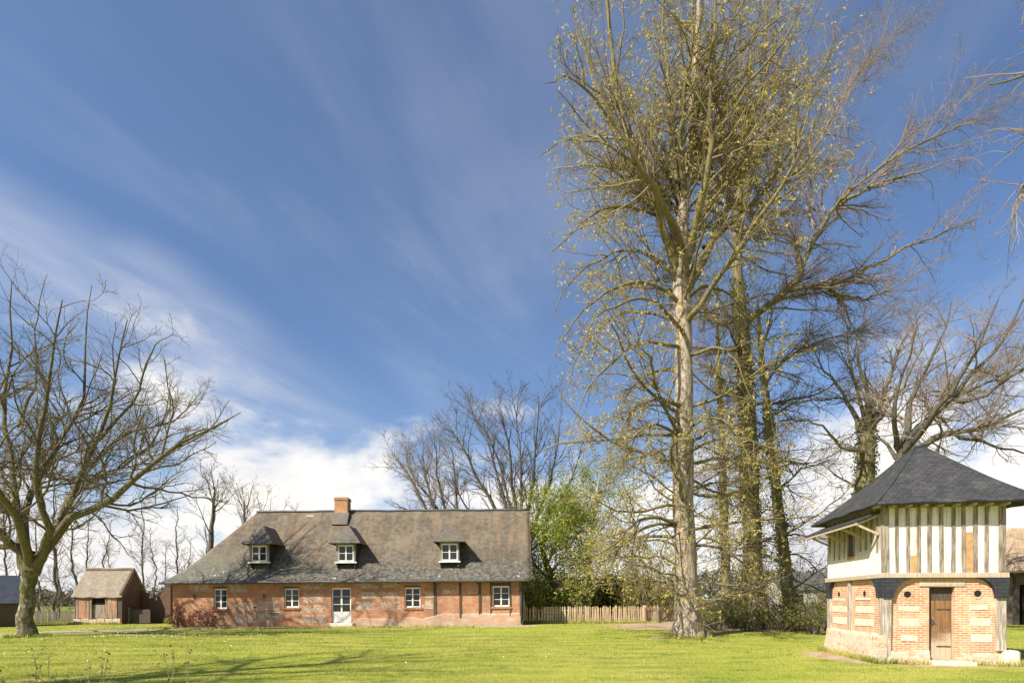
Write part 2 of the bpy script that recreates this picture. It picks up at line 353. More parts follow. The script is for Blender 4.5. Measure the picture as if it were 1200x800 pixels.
def leafmat(name, c1, c2, c3, trans=.4, sc=1.2):
    m, n, b = mat(name, .55, .3); oc = obj_co(n)
    c = n.mix(n.step(n.noise(oc, sc, 4, .6), .35, .65), c1, c2); c = n.mix(n.step(n.noise(oc, 9, 2, .5), .5, .7), c, c3)
    n.set(b.inputs['Base Color'], c)
    tr = n.new('ShaderNodeBsdfTranslucent'); n.set(tr.inputs['Color'], c)
    mx = n.new('ShaderNodeMixShader'); mx.inputs[0].default_value = trans
    n.l.new(b.outputs[0], mx.inputs[1]); n.l.new(tr.outputs[0], mx.inputs[2])
    n.l.new(mx.outputs[0], m.node_tree.nodes['Material Output'].inputs['Surface']); return m
M['leaf_lime'] = leafmat('leaf_lime', (.24, .30, .022), (.35, .38, .045), (.15, .21, .02), .4)
M['leaf_bud'] = leafmat('leaf_bud', (.50, .41, .10), (.55, .41, .14), (.38, .38, .07), .4)
M['leaf_gold'] = leafmat('leaf_gold', (.30, .28, .04), (.40, .33, .06), (.20, .23, .03), .4)
M['leaf_ivy'] = leafmat('leaf_ivy', (.06, .085, .02), (.12, .135, .03), (.19, .18, .04), .2)
M['leaf_dark'] = leafmat('leaf_dark', (.018, .04, .012), (.04, .065, .016), (.07, .095, .022), .15)
M['leaf_shrub'] = leafmat('leaf_shrub', (.21, .22, .035), (.31, .28, .055), (.13, .15, .025), .4)
M['leaf_red'] = leafmat('leaf_red', (.17, .045, .03), (.25, .085, .045), (.12, .07, .03), .3)
M['bud_red'] = simple('bud_red', (.16, .05, .045), (.10, .06, .04), 20, .7, 0)
M['far_leaf'] = leafmat('far_leaf', (.10, .085, .06), (.13, .12, .06), (.075, .085, .05), .1, .12)

def lawn_masks_nodes(n, pos):
    s = n.new('ShaderNodeSeparateXYZ', i_0=pos); x, y = s.outputs[0], s.outputs[1]
    nz = n.noise(pos, .9, 5, .65)
    def ell(cx, cy, rx, ry, a=0):
        ux = n.m('SUBTRACT', x, cx); uy = n.m('SUBTRACT', y, cy)
        p = n.m('ADD', n.m('MULTIPLY', ux, math.cos(a)/rx), n.m('MULTIPLY', uy, math.sin(a)/rx)); q = n.m('ADD', n.m('MULTIPLY', ux, -math.sin(a)/ry), n.m('MULTIPLY', uy, math.cos(a)/ry))
        d = n.m('SQRT', n.m('ADD', n.m('MULTIPLY', p, p), n.m('MULTIPLY', q, q)))
        return n.step(n.m('ADD', d, n.m('MULTIPLY', n.m('SUBTRACT', nz, .5), 1.1)), 1.12, .9)
    return ell, x, y
EARTH = [(11.0, 16.0, 2.3, 2.3, -.15), (9.25, 15.9, .75, 1.7, 0), (11.2, 14.0, 1.9, .36, -.15), (7.6, 24.9, 1.5, .8, 0), (13.2, 31.8, 8.0, 4.6, 0), (10.3, 34.5, 2.6, 3.0, 0), (-21.1, 24.9, 1.0, .6, 0)]
def ground_mat():
    m, n, b = mat('lawn', .95, .1); pos = n.new('ShaderNodeNewGeometry').outputs['Position']
    st = n.mapping(pos, (.35, 1.3, 1)); a = n.noise(st, 1.0, 6, .65); f = n.noise(pos, 6, 4, .65); g = n.noise(pos, .22, 4, .6)
    c = n.mix(n.step(a, .35, .65), (.19, .235, .028), (.40, .36, .085)); c = n.mix(n.step(g, .4, .65, 0, .6), c, (.29, .32, .04))
    c = n.mix(n.step(f, .45, .72, 0, .5), c, (.14, .19, .02))
    ell, x, y = lawn_masks_nodes(n, pos)
    e = None
    for args in EARTH:
        k = ell(*args); e = k if e is None else n.m('MAXIMUM', e, k)
    soil = n.mix(n.step(n.noise(pos, 3, 6, .7), .35, .65), (.30, .20, .125), (.47, .36, .25)); soil = n.mix(n.step(f, .5, .7), soil, (.15, .14, .045))
    c = n.mix(e, c, soil)
    far = n.step(y, 70, 130); c = n.mix(far, c, n.mix(n.noise(pos, .015, 3), (.10, .16, .02), (.17, .2, .035)))
    n.set(b.inputs['Base Color'], c); bump(n, b, n.m('ADD', f, n.noise(pos, 30, 3, .6)), .5, .04); return m
M['lawn'] = ground_mat()
def blade_mat():
    m, n, b = mat('grass_blades', .6, .25); pos = n.new('ShaderNodeNewGeometry').outputs['Position']
    a = n.noise(n.mapping(pos, (.3, 1.2, 1)), 1.0, 6, .65); g = n.noise(pos, .25, 4, .6); f = n.noise(pos, 12, 2, .5)
    c = n.mix(n.step(a, .36, .64), (.25, .30, .04), (.54, .49, .13)); c = n.mix(n.step(g, .42, .62, 0, .7), c, (.37, .41, .06)); c = n.mix(n.step(n.noise(pos, .7, 5, .7), .52, .68, 0, .85), c, (.50, .42, .16)); c = n.mix(n.step(n.noise(n.mapping(pos, (.6, 1.1, 1), (0, 0, 0), (5, 9, 0)), 1.0, 4, .65), .52, .64, 0, .8), c, (.13, .20, .03)); c = n.mix(n.step(f, .55, .75, 0, .6), c, (.44, .38, .15))
    n.set(b.inputs['Base Color'], c)
    tr = n.new('ShaderNodeBsdfTranslucent'); n.set(tr.inputs['Color'], c); mx = n.new('ShaderNodeMixShader'); mx.inputs[0].default_value = .35
    n.l.new(b.outputs[0], mx.inputs[1]); n.l.new(tr.outputs[0], mx.inputs[2]); n.l.new(mx.outputs[0], m.node_tree.nodes['Material Output'].inputs['Surface']); return m
M['blades'] = blade_mat()
M['gravel'] = simple('gravel', (.42, .345, .25), (.27, .215, .15), 7, .95, .8, detail=8)

# ------------------------------------------------------------------ ground and path
def axis(lo, hi, fine_lo, fine_hi, step, grow=1.25):
    a = list(np.arange(fine_lo, fine_hi+1e-6, step)); d = step
    while a[-1] < hi: d *= grow; a.append(min(hi, a[-1]+d))
    d = step
    while a[0] > lo: d *= grow; a.insert(0, max(lo, a[0]-d))
    return np.array(a)
gx, gy = axis(-2500, 2500, -45, 45, .75), axis(-300, 3500, -6, 66, .75)
XX, YY = np.meshgrid(gx, gy); nx, ny = len(gx), len(gy)
ii = (np.arange(ny-1)[:, None]*nx + np.arange(nx-1)[None, :]).ravel()
gr = np_mesh('ground', np.stack([XX, YY, gz(XX, YY)], -1).reshape(-1, 3), np.stack([ii, ii+1, ii+nx+1, ii+nx], 1), M['lawn'], smooth=True)
tag(gr, kind='structure')
PATH = [(1.4, 32.35, 1.5), (-4, 32.3, 1.9), (-10, 32.25, 2.0), (-15, 32.0, 2.4), (-19.5, 31.3, 2.9), (-22.4, 29.3, 2.8), (-23.6, 26.9, 2.3), (-23.6, 24.6, 1.9), (-23.6, 21.5, 1.7), (-25, 16, 1.6)]
PC = []
for i in range(len(PATH)-1):
    p0, p1, p2, p3 = [np.array(PATH[max(0, min(len(PATH)-1, i+k))]) for k in (-1, 0, 1, 2)]
    for t in np.linspace(0, 1, 12, endpoint=False):
        PC.append(.5*((2*p1)+(-p0+p2)*t+(2*p0-5*p1+4*p2-p3)*t*t+(-p0+3*p1-3*p2+p3)*t**3))
PC = np.array(PC)
tg = np.gradient(PC[:, :2], axis=0); tg /= np.linalg.norm(tg, axis=1, keepdims=True); nr = np.stack([-tg[:, 1], tg[:, 0]], 1)
pv = []
NWP = 6
for i, (x, y, w) in enumerate(PC):
    for k in range(NWP+1):
        s = (k/NWP-.5)*w*(1+(.16*rng.standard_normal() if k in (0, NWP) else 0)); q = (x+nr[i, 0]*s, y+nr[i, 1]*s)
        pv.append((q[0], q[1], float(gz(*q))+.022-(.02 if k in (0, NWP) else 0)))
a = (np.arange(len(PC)-1)[:, None]*(NWP+1)+np.arange(NWP)[None, :]).ravel()
tag(np_mesh('gravel_path', pv, np.stack([a, a+1, a+NWP+2, a+NWP+1], 1), M['gravel'], smooth=True), kind='structure')

# ------------------------------------------------------------------ generic building bits
def wall_front(x0, x1, z0, z1, y, openings, reveal=.16):
    """a wall face at depth y towards -Y with real openings and their reveals"""
    mb = MB(); xs = sorted({x0, x1, *[v for o in openings for v in o[:2]]}); zs = sorted({z0, z1, *[v for o in openings for v in o[2:]]})
    for a, b in zip(xs, xs[1:]):
        for c, d in zip(zs, zs[1:]):
            mx, mz = (a+b)/2, (c+d)/2
            if any(o[0] < mx < o[1] and o[2] < mz < o[3] for o in openings): continue
            mb.add([(a, y, c), (b, y, c), (b, y, d), (a, y, d)], [(0, 1, 2, 3)])
    for a, b, c, d in openings:
        r = y+reveal
        mb.add([(a, y, c), (a, y, d), (a, r, d), (a, r, c), (b, y, c), (b, y, d), (b, r, d), (b, r, c)], [(0, 1, 2, 3), (5, 4, 7, 6), (1, 5, 6, 2), (0, 3, 7, 4)])
    return mb
def casement(parent, x0, x1, z0, z1, y, rows, name='window', solid_below=0.0, frame=.055):
    f = MB(); w = frame
    f.box(x0, x0+w, y, y+.07, z0, z1); f.box(x1-w, x1, y, y+.07, z0, z1)
    f.box(x0+w, x1-w, y, y+.07, z1-w, z1); f.box(x0+w, x1-w, y, y+.07, z0, z0+w)
    xm = (x0+x1)/2; f.box(xm-w*.75, xm+w*.75, y-.008, y+.07, z0+w, z1-w)
    zb = z0+w
    if solid_below:
        zb = z0+solid_below
        for a, b in ((x0+w, xm-w*.75), (xm+w*.75, x1-w)):
            f.box(a, b, y+.018, y+.06, z0+w, zb); f.box(a+.05, b-.05, y+.010, y+.03, z0+w+.05, zb-.05)
    for a, b in ((x0+w, xm-w*.75), (xm+w*.75, x1-w)):
        for k in range(rows+1):
            zz = zb+(z1-w-zb)*k/rows; hw = .028 if k in (0, rows) else .014
            f.box(a, b, y+.012, y+.05, max(zz-hw, zb), min(zz+hw, z1-w))
    o = f.build(name, M['white_paint'], parent)
    MB().box(x0+w*.6, x1-w*.6, y+.034, y+.04, zb, z1-w*.6).build('pane', M['glass'], o)
    return o

# ------------------------------------------------------------------ the long brick farmhouse
HX, HY = -19.9, 33.4
house = empty('farmhouse', (HX, HY, 0), 'long low brick farmhouse with hipped slate roof, three dormers and a brick chimney', 'house')
house.rotation_euler = (0, -.0073, 0)
LX = 20.55; LYD = 7.2
def hx(px): return (px-600)*HY/FP - HX
def hz_(py): return CH + (703-py)*HY/FP
def tz(px, py): return hz_(py) - .0073*hx(px)          # height in the house's own (slightly tilted) frame
wins = [(250.2, 266, 689, 713.2), (333, 350.4, 688.8, 711.8), (474.2, 492.8, 687.6, 711.7), (577.6, 597.4, 686, 710.6)]
ops = [(hx(a), hx(b), tz(a, d), tz(a, c)) for a, b, c, d in wins]
door_op = (hx(388.5), hx(411.4), .22, tz(400, 688))
EZ = 2.66
w = wall_front(0, LX, -.3, EZ+.12, 0, ops+[door_op])
w.add([(0, 0, -.3), (0, LYD, -.3), (0, LYD, EZ+.12), (0, 0, EZ+.12)], [(0, 1, 2, 3)])
w.add([(0, LYD, -.3), (LX, LYD, -.3), (LX, LYD, EZ+.12), (0, LYD, EZ+.12)], [(0, 1, 2, 3)])
w.add([(LX, 0, -.3), (LX, LYD, -.3), (LX, LYD, EZ+.12), (LX, LYD-.7, 3.2), (LX, LYD/2, 6.95), (LX, .7, 3.2), (LX, 0, EZ+.12)], [(0, 1, 2, 3, 4, 5, 6)])
w.build('wall', M['brick_house'], house)
MB().box(.3, LX-.3, .9, LYD-.3, -.2, 2.9).build('dark_interior', M['black_inside'], house)
for (a, b, c, d) in ops:
    wo_ = casement(house, a+.012, b-.012, c+.012, d-.012, .09, 3)
    sm = MB()
    nb = 9
    for k in range(nb): sm.box(a-.1+(b-a+.2)*k/nb+.006, a-.1+(b-a+.2)*(k+1)/nb-.006, -.07, .10, c-.10, c-.006, .006)
    sm.build('sill', M['brick_house'], wo_)
    MB().box(a-.02, b+.02, -.012, .06, d+.004, d+.09).build('lintel', M['brick_dark_shaded'], wo_)
a, b, c, d = door_op
dr = casement(house, a+.012, b-.012, c, d-.012, .08, 3, 'glazed_door', .62, .065)
hd = MB(); hd.box((a+b)/2-.035, (a+b)/2-.01, .03, .075, 1.12, 1.28); hd.build('door_handle', M['zinc'], dr)
MB().box(a-.18, b+.2, -.42, .14, .02, .205, .012).build('door_step', M['limestone'], house, .01)
# stone and flint plinth, thicker under the half-timbered end
def uneven_band(parent, name, mt, A, Bv, h, nrm, thick, batter, n=60, hv=.06, dv=.02, seed=0):
    """a low masonry band from A to Bv with a wandering top edge and a rough face"""
    r = np.random.default_rng(seed); A, Bv, nrm = Vector(A), Vector(Bv), Vector(nrm); rows = []
    w1 = np.convolve(r.standard_normal(n+9), np.ones(6)/6, 'valid')[:n+1]
    for t in (0, .15, .3, .45, .6, .75, .9, 1.0):
        hh = [-.2+(h(k/n)+w1[k]*hv+.2)*t for k in range(n+1)]
        rows.append([tuple(A+(Bv-A)*(k/n)+nrm*(thick+batter*(1-t)+dv*r.standard_normal()*(t < .99))+Vector((0, 0, hh[k]))) for k in range(n+1)])
    rows.append([tuple(A+(Bv-A)*(k/n)-nrm*.03+Vector((0, 0, rows[-1][k][2]+.01))) for k in range(n+1)])
    m = MB(); m.add([p for q in rows for p in q], [(i*(n+1)+j, i*(n+1)+j+1, (i+1)*(n+1)+j+1, (i+1)*(n+1)+j) for i in range(len(rows)-1) for j in range(n)])
    for k in (0, n): m.add([rows[i][k] for i in range(len(rows))]+[tuple(Vector(rows[-1][k])+Vector((0, 0, -rows[-1][k][2]-.2)))], [list(range(len(rows)+1))])
    return m.build(name, mt, parent, smooth=True)
uneven_band(house, 'plinth', M['plinth'], (door_op[1]+.1, 0, 0), (LX, 0, 0), lambda t: .46+.24*min(1, max(0, (t-.42)*9)), (0, -1, 0), .035, .02, 90, .08, .004, 1)
def crop1(x, y): return 180+x/4.446, 570+y/4.446
def crop2(x, y): return 400+x/4.446, 570+y/4.446
def flintbox(f, x0, x1, y0, y1):
    fp = MB()
    (pa, ya), (pb, yb) = f(x0, y0), f(x1, y1); xa, xb, za, zb = hx(pa), hx(pb), tz(pa, yb), tz(pa, ya)
    # ragged outline: a little stack of courses of uneven length
    xa -= .08; xb += .1; za -= .04; zb += .04; nz = max(3, int((zb-za)/.11))
    for k in range(nz):
        e0, e1 = random.uniform(-.2, .16), random.uniform(-.16, .2)
        fp.box(xa+e0, xb+e1, -.010-.004*(k % 2), .02, za+(zb-za)*k/nz-.004, za+(zb-za)*(k+1)/nz)
    fp.build('flint_panel', M['flint'], house)
for r in [(95, 170, 602, 638), (212, 285, 602, 638), (100, 170, 552, 578), (212, 282, 553, 580), (92, 172, 496, 524), (214, 286, 498, 520), (440, 464, 595, 632), (441, 464, 556, 575), (545, 570, 540, 556), (655, 680, 538, 552)]:
    flintbox(crop2, *r)
for r in [(440, 520, 608, 642), (440, 520, 668, 705), (545, 640, 600, 640), (548, 640, 662, 700), (782, 880, 498, 530), (786, 880, 562, 600), (786, 880, 622, 655), (780, 885, 672, 705), (600, 660, 655, 690), (400, 470, 505, 545), (200, 290, 505, 540)]:
    flintbox(crop1, *r)
# posts of the half-timbered end, with the eaves plate and a few anchor irons
pt = [(510, 720.7, .16), (539.7, 724, .13), (562.5, 720, .15), (575.4, 722, .07), (598.2, 722, .08), (611.8, 727, .26)]
for px, yb, wd in pt:
    x = hx(px); MB().box(x-wd/2, x+wd/2, -.035, .03, tz(px, yb), EZ+.1, .012).build('timber_post', M['dark_timber'], house)
MB().box(hx(575)+.05, hx(598)-.05, -.03, .02, tz(586, 684.5), tz(586, 682.5)).build('timber_rail', M['dark_timber'], house)
MB().beam((hx(508), -.03, 2.95), (hx(511), -.03, 2.2), .1, .05, (0, 1, 0)).build('timber_brace', M['dark_timber'], house)
for px, py in ((228, 698), (309.5, 698), (467.5, 681), (560, 681)):
    x, z = hx(px), tz(px, py); m_ = MB(); m_.box(x-.05, x+.05, -.03, .01, z-.14, z+.14); m_.box(x-.09, x+.09, -.035, -.005, z-.04, z+.04); m_.build('wall_anchor', M['zinc'], house)
# roof: front and back slopes and one hipped end, old and slightly wavy
PROF = [(-.45, EZ), (0.0, 2.98), (.55, 3.45), (1.1, 4.12), (1.7, 4.88), (2.3, 5.64), (2.95, 6.47), (3.6, 7.3)]
PY = np.interp(np.linspace(0, 1, 22), np.linspace(0, 1, len(PROF)), [p[0] for p in PROF]); PZ = np.interp(np.linspace(0, 1, 22), np.linspace(0, 1, len(PROF)), [p[1] for p in PROF])
def xl(y): return -.45+3.85*((y+.45)/4.05)
XR = LX+.5
def sag(x, y, z):
    edge = np.clip((z-EZ)/1.0, .25, 1)
    return .022*np.sin(x*.6+y*.5)*np.cos(x*.43-y)+.010*np.sin(x*2.3+1+y*2.1)*edge+.006*math.sin(x*5.1+y*3.7)
rb = MB()
def sheet(P):
    P = np.array(P); m1, n1 = P.shape[:2]; vs = [(x, y, z+sag(x, min(y, 7.2-y), z)) for x, y, z in P.reshape(-1, 3)]
    rb.add(vs, [(i*n1+j, i*n1+j+1, (i+1)*n1+j+1, (i+1)*n1+j) for i in range(m1-1) for j in range(n1-1)])
sheet([[(xl(y)+(XR-xl(y))*k/70, y, z) for k in range(71)] for y, z in zip(PY, PZ)])
sheet([[(xl(y)+(XR-xl(y))*k/70, 7.2-y, z) for k in range(71)] for y, z in zip(PY, PZ)])
sheet([[(xl(y), y+(7.2-2*y)*k/24, z) for k in range(25)] for y, z in zip(PY, PZ)])
roof = rb.build('roof', M['old_roof'], house, smooth=True, merge=True)
sd = roof.modifiers.new('thickness', 'SOLIDIFY'); sd.thickness = .10; sd.offset = -1
rg = MB(); pts = [(x, 3.6, 7.33+sag(x, 3.6, 7.3)) for x in np.linspace(3.35, XR+.03, 40)]
rg.tube(pts, .07, 8).build('roof_ridge', M['zinc'], roof, smooth=True)
MB().prism([(3.42, 7.02), (3.60, 7.255), (3.60, 7.27), (3.37, 6.99)], 'x', 3.5, 9.0).build('ridge_flashing', M['limestone'], roof)
gt = MB(); pts = [(x, -.485, EZ-.065+.006*math.sin(x*1.7)) for x in np.linspace(-.5, XR-.03, 50)]
gt.tube(pts, .072, 8).build('gutter', M['zinc'], roof, smooth=True)
bg_ = MB(); bg_.beam((XR+.015, -.40, EZ-.1), (XR+.015, .55, 3.33), .05, .22, (0, -1, 1)); bg_.beam((XR+.015, .55, 3.33), (XR+.015, 3.6, 7.16), .05, .22, (0, -1, 1))
bg_.build('barge_board', M['dark_timber'], roof)
MB().box(LX+.01, XR-.02, -.40, .2, EZ-.12, EZ-.02).build('soffit', M['dark_timber'], roof)
dp = MB(); dp.tube([(LX-.12, -.5, EZ-.08), (LX-.1, -.10, EZ-.32), (LX-.1, -.09, 1.5), (LX-.1, -.09, .1)], .045, 8).build('downpipe', M['zinc'], house, smooth=True)
# chimney on the ridge
cx0, cx1 = (395-600)*37/FP-HX, (410.2-600)*37/FP-HX
ch = MB(); ch.box(cx0, cx1, 3.2, 3.95, 6.6, 7.98); ch.box(cx0-.035, cx1+.035, 3.165, 3.985, 7.98, 8.10); ch.box(cx0-.01, cx1+.01, 3.19, 3.96, 8.10, 8.16)
chim = ch.build('chimney', M['brick_house'], roof)
MB().prism([(3.185, 7.16), (3.185, 6.88), (2.75, 6.33), (2.72, 6.36)], 'x', cx0-.08, cx1+.1).build('chimney_flashing', M['slate_warm'], roof)
# three hipped dormers
def dormer(xc, wl, wr, wz0, wz1):
    y0 = .36; ez = wz1+.13; hw = .57
    def roof_y(z): return float(np.interp(z, PZ, PY))
    f = MB(); pw = .12
    f.box(xc-hw-.004, wl-.01, y0-.02, y0+.08, wz0-.09, ez); f.box(wr+.01, xc+hw+.004, y0-.02, y0+.08, wz0-.09, ez)
    f.box(wl-.02, wr+.02, y0-.025, y0+.082, wz1+.004, ez+.002); f.box(wl-.02, wr+.02, y0-.015, y0+.078, wz0-.092, wz0-.01)
    body = f.build('dormer', M['grey_timber'], house)
    for s in (-1, 1):                       # cheeks down to the roof slope
        a, b = xc+s*hw, xc+s*(hw-.08); m = MB()
        m.prism([(y0, wz0-.35), (y0, ez), (roof_y(ez)+.12, ez), (roof_y(wz0-.35)+.15, wz0-.35)], 'x', min(a, b), max(a, b)); m.build('dormer_cheek', M['slate'], body)
    MB().box(xc-hw-.08, xc+hw+.08, y0-.09, y0+.08, wz0-.10, wz0-.022).build('dormer_sill', M['white_paint'], body)
    win = casement(body, wl, wr, wz0-.005, wz1, y0+.005, 2, 'dormer_window'); 
    for c_ in list(win.children): c_.parent = body; c_.name = 'dormer_pane'
    MB().box(xc-hw+.1, xc+hw-.1, y0+.4, y0+.45, wz0-.1, ez).build('dormer_inside', M['black_inside'], body)
    r = MB(); rz_ = ez+1.13; ya = y0+.62; o = .38; yf = y0-.32
    yr = roof_y(rz_)+.15
    E = lambda s, y: (xc+s*(hw+o), y, ez-.03)
    ye = roof_y(ez-.03)+.25
    top = (xc, ya, rz_); back = (xc, yr, rz_)
    NN = 5
    r.add([E(-1, yf), E(1, yf), top], [(0, 1, 2)])
    r.add([E(1, yf), E(1, ye), back, top], [(0, 1, 2, 3)]); r.add([E(-1, yf), top, back, E(-1, ye)], [(0, 1, 2, 3)])
    ro = r.build('dormer_roof', M['slate_warm'], body, merge=True)
    sd = ro.modifiers.new('thickness', 'SOLIDIFY'); sd.thickness = .07; sd.offset = -1
    return body
YD = HY+.36
def dxp(px): return (px-600)*YD/FP-HX
def dzp(px, py): return CH+(703-py)*YD/FP-.0073*dxp(px)
for c_, a, b, zt, zb in ((304.3, 295.6, 313, 638.8, 657.5), (405.8, 396.9, 414.8, 638.2, 657.5), (527.3, 517.8, 536.8, 636.5, 656.6)):
    dormer(dxp(c_), dxp(a), dxp(b), dzp(c_, zb), dzp(c_, zt))

# ------------------------------------------------------------------ the half-timbered dovecote
dove = empty('dovecote', (9.46, 14.5, 0), 'square half-timbered dovecote on striped brick ground floor under a pyramid slate roof', 'dovecote', rz=R(-9))
DW, DD = 2.77, 3.6
ZS = 2.15
def dcx(c): return (1020+c/4-1035)/142*DW           # column in the 4x crop of the front -> metres along it
hole_f = [(dcx(180), 1.75), (dcx(508), 1.77)]
m = MB(); ops_d = [(dcx(283), dcx(403), .10, 1.93)]
wall_d = wall_front(.05, DW-.05, -.1, ZS, .05, ops_d, .2)
wall_d.add([(.05, .05, -.1), (.05, DD-.05, -.1), (.05, DD-.05, ZS), (.05, .05, ZS)], [(0, 1, 2, 3)])
wall_d.add([(.05, DD-.05, -.1), (DW-.05, DD-.05, -.1), (DW-.05, DD-.05, ZS), (.05, DD-.05, ZS)], [(0, 1, 2, 3)])
wall_d.add([(DW-.05, .05, -.1), (DW-.05, DD-.05, -.1), (DW-.05, DD-.05, ZS), (DW-.05, .05, ZS)], [(0, 1, 2, 3)])
wall_d.build('brick_wall', M['brick_dove'], dove)
# rubble footing, battered, higher along the left side
uneven_band(dove, 'rubble_footing', M['rubble'], (.0, .05, 0), (dcx(283)-.01, .05, 0), lambda t: .30, (0, -1, 0), .045, .07, 30, .05, .004, 2)
uneven_band(dove, 'rubble_footing', M['rubble'], (dcx(403)+.01, .05, 0), (DW+.02, .05, 0), lambda t: .27, (0, -1, 0), .045, .07, 30, .05, .004, 3)
uneven_band(dove, 'rubble_footing', M['rubble'], (.05, DD+.02, 0), (.05, -.03, 0), lambda t: .74-.04*t, (-1, 0, 0), .07, .13, 70, .05, .004, 4)
MB().box(dcx(270), dcx(470), -.32, .12, -.1, .085, .015).build('door_step', M['limestone'], dove, .02)
cs = MB(); cs.box(DW-.06, DW+.27, -.16, .3, -.1, .37, .03); cs.build('corner_stone', M['limestone'], dove, .05)
# cream stone blocks let into the brick
for x0, x1, z0, z1 in [(140, 238, 480, 503), (142, 241, 540, 577), (148, 236, 614, 645), (473, 556, 473, 499), (474, 568, 537, 572), (480, 577, 609, 646)]:
    za, zb = CH+(703-(590+z1/4))/46.4, CH+(703-(590+z0/4))/46.4
    MB().box(dcx(x0), dcx(x1), .040, .08, za, zb, .012).build('stone_block', M['limestone'], dove, .012)
for y0, y1, z0, z1 in [(.62, 1.72, 1.25, 1.44), (.62, 1.72, .89, 1.08), (2.3, 3.35, 1.24, 1.42), (2.32, 3.3, .89, 1.1), (.8, 1.7, 1.6, 1.68), (2.4, 3.3, 1.58, 1.66)]:
    MB().box(.036, .08, y0, y1, z0, z1, .012).build('stone_band', M['limestone'], dove, .01)
def pigeon_hole(x, y, z, rr, side):
    rim = MB(); nb = 14
    for k in range(nb):
        t0, t1 = 2*math.pi*k/nb+.03, 2*math.pi*(k+1)/nb-.03; ro = rr+.055+random.uniform(-.008, .01)
        poly = [(rr*math.cos(t0), rr*math.sin(t0)), (ro*math.cos(t0), ro*math.sin(t0)), (ro*math.cos(t1), ro*math.sin(t1)), (rr*math.cos(t1), rr*math.sin(t1))]
        if side: rim.prism([(y+p, z+q) for p, q in poly], 'x', .040, .085)
        else: rim.prism([(x+p, z+q) for p, q in poly], 'y', .040, .085)
    o = rim.build('pigeon_hole', M['brick_dove'], dove)
    cir_ = [(rr*.99*math.cos(2*math.pi*k/20), rr*.99*math.sin(2*math.pi*k/20)) for k in range(20)]
    q = MB()
    if side: q.prism([(y+p, z+w_) for p, w_ in cir_], 'x', .046, .06)
    else: q.prism([(x+p, z+w_) for p, w_ in cir_], 'y', .046, .06)
    q.build('dark_opening', M['black_inside'], o)
for hx_, hz2 in hole_f: pigeon_hole(hx_, 0, hz2, .085, False)
for hy_ in (1.15, 2.85): pigeon_hole(0, hy_, 1.78, .085, True)
# door
def door_mat():
    m, n, b = mat('weathered_door', .8, .25); oc = obj_co(n); z = n.new('ShaderNodeSeparateXYZ', i_0=oc).outputs[2]
    st = n.noise(n.mapping(oc, (14, 3, .8)), 1.5, 5, .65); g = n.noise(oc, 3, 5, .65)
    c = n.mix(n.step(st, .35, .65), (.27, .145, .065), (.15, .08, .04))
    c = n.mix(n.step(n.m('ADD', z, n.m('MULTIPLY', g, -.9)), .35, -.05), c, (.46, .36, .25))
    c = n.mix(n.step(g, .6, .68, 0, .5), c, (.42, .30, .2)); n.set(b.inputs['Base Color'], c); bump(n, b, st, .5, .01); return m
M['door'] = door_mat()
xd0, xd1 = dcx(283)+.07, dcx(403)-.012
dm = MB(); nb = 4
for k in range(nb): dm.box(xd0+(xd1-xd0)*k/nb+.003, xd0+(xd1-xd0)*(k+1)/nb-.003, .17+.004*(k % 2), .21, .10, 1.60)
dd = dm.build('plank_door', M['door'], dove, .004)
MB().box(xd0, xd1, .175, .21, 1.61, 1.92).build('shaded_vent_panel', M['dark_timber'], dove)  # dark vent panel, with the lintel's shadow put into its tone
fr = MB(); fr.box(dcx(283)+.004, xd0-.004, .12, .22, .10, 1.925); fr.build('door_jamb', M['dark_timber'], dove)
hn = MB(); hn.box(xd0+.035, xd0+.07, .135, .17, 1.0, 1.14); hn.tube([(xd0+.05, .13, 1.07), (xd0+.11, .12, 1.06)], .012, 6); hn.build('door_handle', M['zinc'], dd)
for z_ in (.42, 1.36): MB().box(xd0+.16, xd1-.02, .160, .168, z_, z_+.03).build('door_hinge', M['dark_timber'], dd)
MB().box(dcx(236), dcx(450), .03, .12, 1.945, 2.05, .01).build('door_lintel', M['pale_timber'], dove, .01)
# posts, corbels, sill beam
for x0, x1, y0, y1, zb in ((-.02, .19, -.02, .19, -.1), (DW-.2, DW+.03, -.02, .2, .34), (-.02, .18, DD-.2, DD+.02, .2), (DW-.2, DW+.02, DD-.2, DD+.02, .1)):
    MB().box(x0, x1, y0, y1, zb, 1.68, .012).build('corner_post', M['silver_timber'], dove, .012)
MB().box(-.012, .07, 1.96, 2.12, .55, ZS-.02, .01).build('side_post', M['silver_timber'], dove, .01)
def arch(a0, a1, z0, z1, n=7):                     # quarter-arch lower edge, from the post out to the beam
    return [(a0+(a1-a0)*(1-math.cos(math.pi/2*k/n)), z0+(z1-z0)*math.sin(math.pi/2*k/n)) for k in range(n+1)]
def corbel(cx, sx, cy, sy, lx, ly):
    m = MB()
    poly = [(cx-sx*.06, ZS+.005), (cx-sx*.03, 1.66)] + [(cx+sx*p, q) for p, q in arch(.22, lx, 1.66, ZS+.005)]
    ya, yb = cy-sy*.075, cy+sy*.14; m.prism(poly, 'y', min(ya, yb), max(ya, yb))
    poly = [(cy+sy*.142, ZS+.003)]+[(cy+sy*.142, 1.663)] + [(cy+sy*p, q) for p, q in arch(.22, ly, 1.663, ZS+.003)]
    xa, xb = cx-sx*.077, cx+sx*.10; m.prism(poly, 'x', min(xa, xb), max(xa, xb))
    m.build('corbel', M['slate_clad'], dove, .008)
corbel(0, 1, 0, 1, .66, .62); corbel(DW, -1, 0, 1, .66, .55); corbel(0, 1, DD, -1, .5, .5); corbel(DW, -1, DD, -1, .5, .5)
